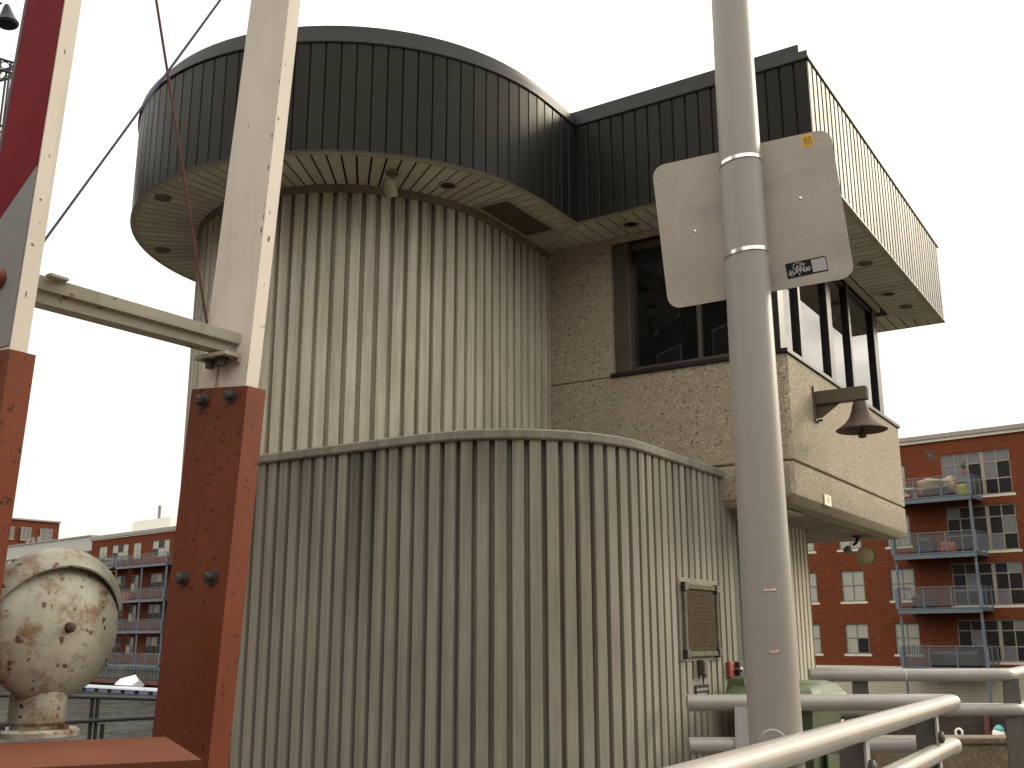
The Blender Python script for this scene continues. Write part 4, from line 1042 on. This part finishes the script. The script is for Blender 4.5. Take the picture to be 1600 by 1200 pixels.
bt = thing('iron_balcony', 'black iron balcony railing with a ringed top band beyond the left gate arm', 'balcony', (-6.6, 12.3, 6.9))
K = Vector((-6.23, 12, 0))
for dirv, nm in ((Vector((-.80, -.60, 0)), 0), (Vector((-.93, .37, 0)), 1)):
    L_ = 1.8
    for z_ in (8.72, 8.57, 7.83): MB().tube([K + Vector((0, 0, z_)), K + dirv * L_ + Vector((0, 0, z_))], .016, 6).build('handrail', 'iron', bt)
    for k in range(15):
        p_ = K + dirv * (k * .12); MB().box((p_.x - .011, p_.y - .011, 7.75), (p_.x + .011, p_.y + .011, 8.72)).build('baluster', 'iron', bt)
        c_ = K + dirv * (k * .12 + .06) + Vector((0, 0, 8.645)); ax = Matrix(((dirv.x, 0, -dirv.y, c_.x), (dirv.y, 0, dirv.x, c_.y), (0, 1, 0, c_.z), (0, 0, 0, 1)))
        MB().tube([ax @ Vector((.052 * math.cos(R(a)), .052 * math.sin(R(a)), 0)) for a in range(0, 361, 30)], .009, 5).build('ring', 'iron', bt)
MB().prism([(K.x, K.y), (K.x - 1.45, K.y - 1.08), (K.x - 2.3, K.y + .2), (K.x - 1.68, K.y + .68)], 7.64, 7.74).build('balcony_floor', 'tan_stone', bt)
MB().prism([(-7.1, 11.8), (-7.1, 12.6), (-8.3, 12.6), (-8.3, 11.8)], G0, 7.635).build('balcony_pier', 'tan_stone', bt)

# ================================================================== NEAR BUILDINGS round the viewpoint, the slate ones added to shape the light
ls = thing('left_light_blocker', 'unseen dark slate clad block added by the iron balcony to cut light from the left', 'building', (-14, 12, 0))  # unseen block added to cut left light and darken fascia reflections
MB().prism([(-7.0, 12.5), (-11.6, 21), (-26, 21), (-26, 4), (-9, 4)], -7.9, 7.6).build('blocker_wall', 'slate', ls)
tb_ = thing('tall_reflection_block', 'unseen tall dark slate block added behind the viewpoint to darken the cabin window reflection', 'building', (-40, -25, 0))  # unseen block added so the cabin glass reflects something dark
MB().box((-66, -34, .01), (-22, -15, 21.0)).build('blocker_wall', 'slate', tb_)
MB().box((-66.3, -34.3, 21.001), (-21.7, -14.7, 21.5)).build('cornice', 'stone', tb_)
for j in range(5):
    for k in range(9):
        x_ = -64 + k * 4.8
        w_ = MB().box((x_, -14.999, 2.2 + j * 3.7), (x_ + 2.2, -14.94, 4.5 + j * 3.7)).build('window', 'win_frame_dark', tb_)
        MB().box((x_ + .1, -14.939, 2.3 + j * 3.7), (x_ + 2.1, -14.93, 4.4 + j * 3.7)).build('pane', 'interior', w_)
ob_ = thing('opposite_brick_building', 'red brick building across the road from the bridge house', 'building', (0, -20, 0))
MB().box((-32, -32, .01), (34, -17, 8.6)).build('brick_wall', 'brick_l', ob_)
MB().box((-32.3, -32, 8.601), (34.3, -16.7, 9.0)).build('cornice', 'stone', ob_)
for j in range(2):
    for k in range(13):
        x_ = -29 + k * 4.9
        w_ = MB().box((x_, -16.999, 2.2 + j * 3.6), (x_ + 2.2, -16.94, 4.4 + j * 3.6)).build('window', 'win_frame_dark', ob_)
        MB().box((x_ + .1, -16.939, 2.3 + j * 3.6), (x_ + 2.1, -16.93, 4.3 + j * 3.6)).build('pane', 'win_dark', w_)

# ================================================================== FAR BANK
def window(par, a0, a1, z0, z1, cols, rows, frame='win_frame', panes=('win_dark',), off=2.0, sill=True, thick=None, arch=False, fr=.07):
    m = MB()
    y0, y1 = off - .02, off + .05
    m.box((a0, y0, z0), (a0 + fr, y1, z1)); m.box((a1 - fr, y0, z0), (a1, y1, z1)); m.box((a0 + fr, y0, z0), (a1 - fr, y1, z0 + fr)); m.box((a0 + fr, y0, z1 - fr), (a1 - fr, y1, z1))
    xs = [a0 + fr] + [a0 + (a1 - a0) * c for c in cols] + [a1 - fr]; zs_ = [z0 + fr] + [z0 + (z1 - z0) * r_ for r_ in rows] + [z1 - fr]
    for i, c in enumerate(cols):
        t_ = .10 if (thick and i in thick) else .03; x = a0 + (a1 - a0) * c; m.box((x - t_, y0 + .004, z0 + fr), (x + t_, y1, z1 - fr))
    for r_ in rows: z = z0 + (z1 - z0) * r_; m.box((a0 + fr, y0 + .008, z - .03), (a1 - fr, y1, z + .03))
    if arch:
        n = 8; w_ = a1 - a0
        poly = [(a0, z1)] + [(a0 + w_ * (.5 - .5 * math.cos(math.pi * k / n)), z1 + .32 * math.sin(math.pi * k / n)) for k in range(1, n)] + [(a1, z1)]
        m.ring_loft([[(x, y0, z) for x, z in poly], [(x, y1, z) for x, z in poly]])
    o = m.build('window', frame, par, FB)
    k = 0
    for i in range(len(xs) - 1):
        for j in range(len(zs_) - 1):
            MB().box((xs[i], off + .012, zs_[j]), (xs[i + 1], off + .02, zs_[j + 1])).build('pane', panes[k % len(panes)], o, FB); k += 1
    if sill: MB().box((a0 - .12, off - .10, z0 - .13), (a1 + .12, off + .03, z0 - .002)).build('sill', 'stone', o, FB)
    return o

def wall_with_openings(name, mat, par, a0, a1, z0, z1, y, depth, holes):
    # solid wall split round its window openings so that the windows sit in real reveals
    xs = sorted({a0, a1} | {h[0] for h in holes} | {h[1] for h in holes}); m = MB()
    for i in range(len(xs) - 1):
        x0, x1 = xs[i], xs[i + 1]
        hs = sorted((h[2], h[3]) for h in holes if h[0] <= x0 + 1e-6 and h[1] >= x1 - 1e-6)
        z = z0
        for h0, h1 in hs:
            if h0 > z: m.box((x0, y, z), (x1, y + depth, h0))
            z = max(z, h1)
        if z < z1: m.box((x0, y, z), (x1, y + depth, z1))
    m.box((a0, y + depth, z0), (a1, y + 14, z1))
    return m.build(name, mat, par, FB, 35, (0, 0, 0))

def balcony(par, a0, a1, zd, y0=0.0, y1=2.0, rail_=1.07, posts=(0, .33, .66, 1.0), stuff_side=True):
    m = MB(); m.box((a0, y0, zd - .24), (a1, y0 + .14, zd)); m.box((a0, y0 + .14, zd - .22), (a0 + .12, y1, zd)); m.box((a1 - .12, y0 + .14, zd - .22), (a1, y1, zd)); m.box((a0 + .12, y0 + .14, zd - .12), (a1 - .12, y1, zd - .03))
    m.box((a0 - .03, y0 - .03, zd - .05), (a1 + .03, y0, zd + .0)); m.box((a0, y0 + .001, zd - .3), (a1, y0 + .07, zd - .241))
    b = m.build('balcony', 'blue_steel', par, FB)
    for f in posts:
        x = a0 + (a1 - a0) * f; w_ = .10 if f in (0, 1.0) else .035
        MB().box((x - w_, y0 + .0, zd + .001), (x + w_, y0 + .07, zd + rail_)).build('post', 'blue_steel', b, FB)
    for y in (1.0, 1.94):
        MB().box((a1 - .07, y - .035, zd + .001), (a1, y + .035, zd + rail_)).build('post', 'blue_steel', b, FB)
    m = MB(); m.box((a0, y0 + .01, zd + rail_ + .001), (a1, y0 + .06, zd + rail_ + .05)); m.box((a1 - .06, y0 + .061, zd + rail_ + .001), (a1 - .01, y1, zd + rail_ + .05)); m.box((a0 + .01, y0 + .061, zd + rail_ + .001), (a0 + .06, y1, zd + rail_ + .05))
    m.build('handrail', 'blue_steel', b, FB)
    m = MB(); m.box((a0 + .12, y0 + .03, zd + .10), (a1 - .12, y0 + .036, zd + rail_ - .06)); m.box((a1 - .04, y0 + .1, zd + .10), (a1 - .034, y1 - .1, zd + rail_ - .06)); m.build('infill_panel', 'infill', b, FB)
    return b

rb = thing('brick_apartments', 'red brick riverside apartment block with blue steel balconies and pale cornice behind the cabin', 'building', (-6, 2, -2.2), None, FB)
holes = []
S_rows = [(.75, 2.48), (3.74, 5.55), (6.80, 8.58), (9.75, 11.5)]
S_cols = [-38.2, -35.2, -32.3, -29.3, -26.3, -23.4, -20.4, -17.4, -14.45, -11.48, -8.5, -5.53]
for a in S_cols:
    for z0, z1 in S_rows: holes.append((a, a + 1.42, z0, z1))
L_rows = [(.38, 2.60), (3.35, 5.66), (6.28, 8.78), (9.33, 11.80)]
for z0, z1 in L_rows: holes.append((-2.03, 1.70, z0, z1))
for z0, z1 in L_rows: holes.append((6.0, 9.6, z0, z1))
wall_with_openings('brick_wall', 'brick_r', rb, -40, 18, .085, 12.62, 2.0, .18, holes)
m = MB(); m.box((-40.1, 1.88, 12.621), (18, 16, 12.80)); m.build('cornice', 'stone', rb, FB)
m = MB(); m.box((-40.15, 1.80, 12.801), (18, 16, 13.04)); m.build('roof_edge', 'metal_coping', rb, FB)
MB().box((-40, 1.93, -.10), (18, 16, .084)).build('belt_course', 'stone', rb, FB)
for k in range(11):
    MB().box((-40, 2.0, -2.2 + k * .19), (18, 2.1, -2.2 + k * .19 + .178)).build('siding_board', 'siding', rb, FB)
MB().box((-40, 2.1, -2.2), (18, 16, -.101)).build('base_wall', 'siding', rb, FB)
for i, a in enumerate(S_cols):
    for j, (z0, z1) in enumerate(S_rows):
        pn = ('win_blind',) * 3 + ('win_blind',)
        if i == 10 and j == 0: pn = ('win_blind', 'win_blind', 'win_dark', 'win_blind')
        window(rb, a, a + 1.42, z0, z1, (.5,), (.52,), 'win_frame_dark', pn, 2.09)
for j, (z0, z1) in enumerate(L_rows):
    pn = ('win_dark', 'win_sky', 'win_sky', 'win_dark', 'win_sky', 'win_sky', 'win_dark', 'win_dark', 'win_sky', 'win_dark', 'win_sky', 'win_sky', 'win_dark', 'win_dark', 'win_sky') if j == 3 else ('win_dark', 'win_dark', 'win_sky', 'win_dark', 'win_dark', 'win_dark', 'win_sky') if j == 2 else ('win_dark', 'win_dark', 'win_dark', 'win_dark', 'win_sky')  # lower rows get darker panes: balcony shade put into the pane colour
    window(rb, -2.03, 1.70, z0, z1, (.2, .39, .60, .80), (.36, .74), 'win_frame', pn, 2.09, True, (2,))
    window(rb, 6.0, 9.6, z0, z1, (.2, .39, .60, .80), (.36, .74), 'win_frame', pn, 2.09, True, (2,))
for j, zd in enumerate((9.24, 6.18, 3.24, .12)):
    balcony(rb, -4.44, .05, zd, 0.0, 1.99)
    balcony(rb, 6.0, 10.5, zd, 0.0, 1.99)
for a, y in ((-.06, .20), (-4.36, .20)):
    MB().tube([(a, y, -2.0), (a, y, 9.05)], .075, 10).build('column', 'blue_steel', rb, FB)
m = MB(); m.box((-4.35, .1, .13), (-3.2, .9, .16))
for k in range(9): m.box((-4.3 + k * .13, .12, .16), (-4.25 + k * .13, .16, 1.2))
m.build('side_gate', 'blue_steel', rb, FB)
m = MB()
for k in range(8):
    a = k * math.pi / 8; m.tube([(-2.55 + .38 * math.cos(a), 1.97, 11.85 + .38 * math.sin(a)), (-2.55 - .38 * math.cos(a), 1.97, 11.85 - .38 * math.sin(a))], .010, 4)
m.build('wall_star', 'win_frame_dark', rb, FB)
# things standing on the balconies
def lump(name, mat, lo, hi, bev, label, cat, group=None, frame=FB):
    m = MB(); m.box(lo, hi); bmesh.ops.subdivide_edges(m.b, edges=m.b.edges[:], cuts=2, use_grid_fill=True)
    for v_ in m.b.verts: v_.co += Vector((random.uniform(-1, 1), random.uniform(-1, 1), random.uniform(-1, 1))) * bev * .5
    m.bevel(bev, 2, 25); o = m.build(name, mat, None, frame, 60); return tag(o, label, cat, group)
lump('covered_sofa', 'tan_cover', (-2.95, .5, 9.5), (-1.0, 1.2, 10.25), .12, 'tan furniture cover sagging over a seat on the topmost right balcony', 'covered seat')
lump('cushion', 'purple_dark', (-2.6, .35, 9.26), (-1.2, .46, 9.75), .06, 'dark plum cushion below the tan cover on the top balcony', 'cushion')
t = thing('patio_table', 'white patio table at the left end of the topmost right balcony', 'table', (-3.6, .7, 9.24), None, FB)
m = MB(); m.box((-4.15, .4, 9.80), (-3.05, 1.1, 9.90)); m.bevel(.03, 2); m.build('table_top', 'white_wall', t, FB)
for x_ in (-4.05, -3.15): MB().box((x_ - .04, .5, 9.245), (x_ + .04, 1.0, 9.80)).build('leg', 'white_wall', t, FB)
lump('yellow_cushion', 'yellow', (-.75, .5, 9.26), (-.25, .9, 9.85), .08, 'yellow cushion near the corner post of the topmost right balcony', 'cushion')
t = thing('potted_plant', 'small red pot with a plant on the corner of the topmost right balcony', 'plant', (-.18, .15, 10.36), None, FB)
MB().lathe([(0, 0), (.10, 0), (.15, .20), (.13, .20), (0, .17)], 12, Matrix.Translation((-.18, .04, 10.365))).build('pot', 'pot', t, FB)
m = MB()
for k in range(14):
    a = k * 2.4; m.tube([(-.18, .04, 10.55), (-.18 + .10 * math.cos(a), .04 + .1 * math.sin(a), 10.65 + .02 * k), (-.18 + .22 * math.cos(a), .04 + .2 * math.sin(a), 10.70 + .03 * k)], [.012, .03, .004], 4)
m.build('leaves', 'leaf', t, FB)
t = thing('barbecue_grill', 'black covered barbecue grill on the second right balcony from the top', 'grill', (-2.9, .6, 6.18), None, FB)
m = MB(); m.box((-3.4, .3, 6.2), (-2.3, .9, 6.85)); m.bevel(.08, 2); m.build('grill_cart', 'black', t, FB)
m = MB(); m.lathe([(0, .32), (.2, .29), (.36, .18), (.42, 0)], 16, Matrix.Translation((-2.85, .6, 6.84)) @ Matrix.Diagonal((1.2, .7, 1, 1))); m.build('grill_lid', 'black', t, FB)
lump('patio_chair', 'pot', (-2.0, .5, 6.2), (-1.3, 1.1, 6.75), .08, 'reddish patio chair right of the black grill', 'chair')
lump('garden_box', 'purple_dark', (-3.9, .6, 3.26), (-2.7, 1.2, 3.85), .1, 'dark planter box on the third right balcony from the top', 'planter')
lump('deck_box', 'black', (-3.0, .5, .14), (-.6, 1.3, .95), .12, 'long black covered furniture on the lowest right balcony', 'covered seat')
# life ring and bundle on the quay
m = MB(); m.tube([(-.97 + .17 * math.cos(R(a)), -2.28, -3.0 + .18 * math.sin(R(a))) for a in range(0, 361, 20)], .065, 8, False)
bmesh.ops.remove_doubles(m.b, verts=m.b.verts[:], dist=1e-4)
tag(m.build('life_ring', 'ring', None, FB), 'white life ring hanging on the dark timber quay across the river', 'life ring')
t = thing('cloth_bundle', 'white and teal wrapped bundle hanging on the quay by a red brown pile', 'bundle', (1.01, -2.4, -3.15), None, FB)
m = MB(); m.lathe([(0, 0), (.30, .05), (.30, .3), (.2, .46), (0, .5)], 12, Matrix.Translation((1.01, -2.55, -3.15))); m.build('wrap', 'ring', t, FB)
m = MB(); m.lathe([(.24, 0), (.25, .15), (.1, .3), (0, .32)], 12, Matrix.Translation((1.05, -2.55, -2.82))); m.build('hood_cloth', 'teal', t, FB)
for k, x_ in enumerate((.45,)):
    tag(MB().tube([(x_, -2.38, -6), (x_, -2.38, -2.1)], .14, 8).build('mooring_pile', 'timber_red', None, FB), 'red brown timber mooring pile just left of the white and teal bundle', 'pile')

# left brick block along the same bank
lb = thing('left_brick_apartments', 'dark red brick riverside block with stacked balconies seen between bell and gate', 'building', (-88, 2, -2.3), None, FB)
lrows = [(10.3, 12.1), (6.75, 8.55), (3.5, 5.3), (.1, 1.9)]
lcols = [(-98.2, -96.3, True), (-95.2, -91.6, False), (-90.6, -88.9, True), (-86.6, -83.1, False), (-81.6, -79.9, True), (-77.5, -74, False), (-72, -70.3, True), (-68, -64.5, False)]
holes = [(a0_, a1_, z0, z1) for a0_, a1_, _ in lcols for z0, z1 in lrows]
wall_with_openings('brick_wall', 'brick_l', lb, -100, -62, -.85, 12.86, 2.0, .18, holes)
MB().box((-100.05, 1.88, 12.861), (-62, 16, 13.0)).build('cornice', 'stone', lb, FB)
MB().box((-100.1, 1.78, 13.001), (-62, 16, 13.36)).build('roof_edge', 'metal_coping', lb, FB)
for a0_, a1_, ar in lcols:
    for j, (z0, z1) in enumerate(lrows):
        if ar: window(lb, a0_, a1_, z0, z1, (.5,), (.5,), 'win_frame', ('win_blind', 'win_dark', 'win_sky', 'win_blind') if j else ('win_blind',), 2.09, False, None, j == 0 and False)
        else: window(lb, a0_, a1_, z0, z1, (.34, .67), (.5,), 'win_frame', ('win_dark', 'win_blind', 'win_blind') if j == 0 else ('win_dark', 'win_sky', 'win_dark', 'win_blind', 'win_dark'), 2.09, False)
for a0_, a1_, dz in ((-98.8, -91.0, .15), (-90.4, -80.2, 0.0), (-78, -68, 0.1)):
    for zd in (9.38, 5.75, 2.57, -.85): balcony(lb, a0_, a1_, zd + dz, 0.0, 1.99, 1.07, (0, .25, .5, .75, 1.0))
for a in (-98.7, -90.4, -85.1, -80.3, -78):
    MB().tube([(a, .2, -2.3), (a, .2, 9.2)], .11, 8).build('column', 'blue_steel', lb, FB)
for k in range(8): MB().box((-100, 2.0, -2.3 + k * .18), (-62, 2.1, -2.3 + k * .18 + .165)).build('siding_board', 'siding', lb, FB)
MB().box((-100, 2.1, -2.3), (-62, 16, -.851)).build('base_wall', 'siding', lb, FB)
MB().box((-98.3, 6, 13.361), (-90, 14, 15.3)).build('roof_box', 'white_wall', lb, FB)
MB().tube([(-94.2, 7, 15.3), (-94.2, 7, 17.0)], .18, 8).build('vent_pipe', 'win_frame_dark', lb, FB)
m = MB()
for k in range(12): m.lathe([(0, -.09), (.08, -.05), (.08, .05), (0, .09)], 6, Matrix.Translation((-97.2 + k * .55, .3, 8.95)))
tag(m.build('string_lights', 'orange_light', None, FB), 'row of orange bulbs strung under the upper left balcony of the far block', 'string lights')
lump('green_chair', 'leaf', (-96.6, .5, 9.56), (-94.6, 1.1, 10.5), .15, 'dark green covered chair on the top balcony next to the bell', 'covered seat')
lump('grey_grill', 'win_frame_dark', (-94.0, .5, 9.56), (-92.0, 1.1, 10.4), .15, 'grey covered grill right of the green chair on that balcony', 'grill')
lump('red_seat', 'pot', (-89.5, .5, 5.78), (-88.2, 1.0, 6.5), .12, 'red seat on the middle balcony of the far left block', 'chair')
fn = thing('quay_fence', 'blue grey picket railing along the quay below the far left block', 'fence', (-85, -.5, -2.4), None, FB)
for k in range(60): MB().box((-103 + k * .68, -.55, -2.4), (-102.93 + k * .68, -.48, -1.25)).build('picket', 'blue_steel', fn, FB)
m = MB(); m.box((-103, -.56, -1.30), (-62, -.47, -1.22)); m.box((-103, -.545, -2.25), (-62, -.485, -2.19)); m.build('rail', 'blue_steel', fn, FB)
tag(MB().box((-120, -1.4, -2.72), (-62, -.99, -2.38)).build('quay_beam', 'timber_red', None, FB), 'red brown timber beam along the far quay edge at left', 'quay beam')
# corrugated building
cb = thing('corrugated_building', 'pale corrugated steel clad building left of the far brick block', 'building', (-116, 2, -2.3), None, FB)
pts = []; x = -135.0
while x < -100.15:
    for dx, dy in ((0, 0), (.22, 0), (.30, .09), (.52, .09)): pts.append((x + dx, 1.95 + dy))
    x += .60
m = MB(); m.ring_loft([[(p[0], p[1], z) for p in pts] for z in (11.75, 13.45)], False, False, False); m.build('corrugated_cladding', 'corrugated', cb, FB)
MB().box((-135, 1.85, 13.451), (-100.12, 16, 13.6)).build('roof_edge', 'metal_coping', cb, FB)
MB().box((-135, 2.1, -2.3), (-100.12, 15.9, 13.45)).build('wall', 'brick_l', cb, FB)
for k in range(9): window(cb, -134.6 + k * 3.85, -131.3 + k * 3.85, 9.9, 11.7, (.33, .66), (), 'win_frame_dark', ('win_sky', 'win_blind', 'win_dark'), 2.06, False)
for k in range(3): MB().tube([(-123.5 + k * 1.6, 5, 13.6), (-123.5 + k * 1.6, 5, 14.9)], .22, 8).build('vent_pipe', 'win_frame_dark', cb, FB)
# brick block behind it
bb = thing('rear_brick_block', 'taller red brick block with three windows far behind at the left edge', 'building', (-180, 20, -2.2), None, FB)
MB().box((-205, -5, -2.2), (-167.8, 30.4, 22.1)).build('brick_wall', 'brick_l', bb, FB)
MB().box((-205.1, -5.1, 22.101), (-167.45, 30.55, 22.36)).build('roof_edge', 'metal_coping', bb, FB)
for f0, f1 in ((20.4, 22.3), (23.5, 25.3), (26.9, 29.1), (16.9, 18.9)):
    m = MB(); m.box((-167.6, f0, 18.6), (-167.5, f0 + .15, 20.9)); m.box((-167.6, f1 - .15, 18.6), (-167.5, f1, 20.9)); m.box((-167.6, f0, 18.5), (-167.45, f1, 18.7)); m.box((-167.6, (f0 + f1) / 2 - .08, 18.7), (-167.5, (f0 + f1) / 2 + .08, 20.9)); m.box((-167.6, f0, 19.7), (-167.51, f1, 19.8))
    w_ = m.build('window', 'win_frame', bb, FB); MB().box((-167.6, f0 + .15, 18.7), (-167.55, f1 - .15, 20.9)).build('pane', 'win_sky', w_, FB)
# floating dock and boats
dk = thing('floating_dock', 'white topped floating dock with blue grey floats along the far quay', 'dock', (-95, -4, -3.3), None, FB)
MB().box((-125, -5.2, -2.98), (-70, -3.0, -2.84)).build('deck', 'boat_white', dk, FB)
for k in range(22): MB().box((-124.6 + k * 2.5, -5.15, -3.32), (-122.9 + k * 2.5, -3.05, -2.981)).build('float', 'boat_blue', dk, FB)
for i, (a, s_) in enumerate(((-96.5, 1.0), (-82.0, .8))):
    bo = thing('covered_boat', ('white shrink-wrapped boat on the dock behind the bell base', 'smaller white shrink-wrapped boat beside the red gate sleeve')[i], 'boat', (a, -2.1, -3.2), 'wrapped boats at the far dock', FB)
    m = MB(); m.ring_loft([[(a - 3 * s_, -2.1, -2.6), (a - 3 * s_, -2.1, -2.6 + .01), (a - 3 * s_, -2.09, -2.6), (a - 3 * s_, -2.11, -2.6)], [(a - 2 * s_, -2.7, -2.75), (a - 2 * s_, -2.1, -2.2), (a - 2 * s_, -1.5, -2.75), (a - 2 * s_, -2.1, -3.2)], [(a + 1.6 * s_, -2.9, -2.75), (a + 1.6 * s_, -2.1, -1.75), (a + 1.6 * s_, -1.3, -2.75), (a + 1.6 * s_, -2.1, -3.3)], [(a + 2.4 * s_, -2.8, -2.75), (a + 2.4 * s_, -2.1, -2.3), (a + 2.4 * s_, -1.4, -2.75), (a + 2.4 * s_, -2.1, -3.3)]])
    m.build('wrap', 'boat_white', bo, FB)
print('objects', len(bpy.data.objects))
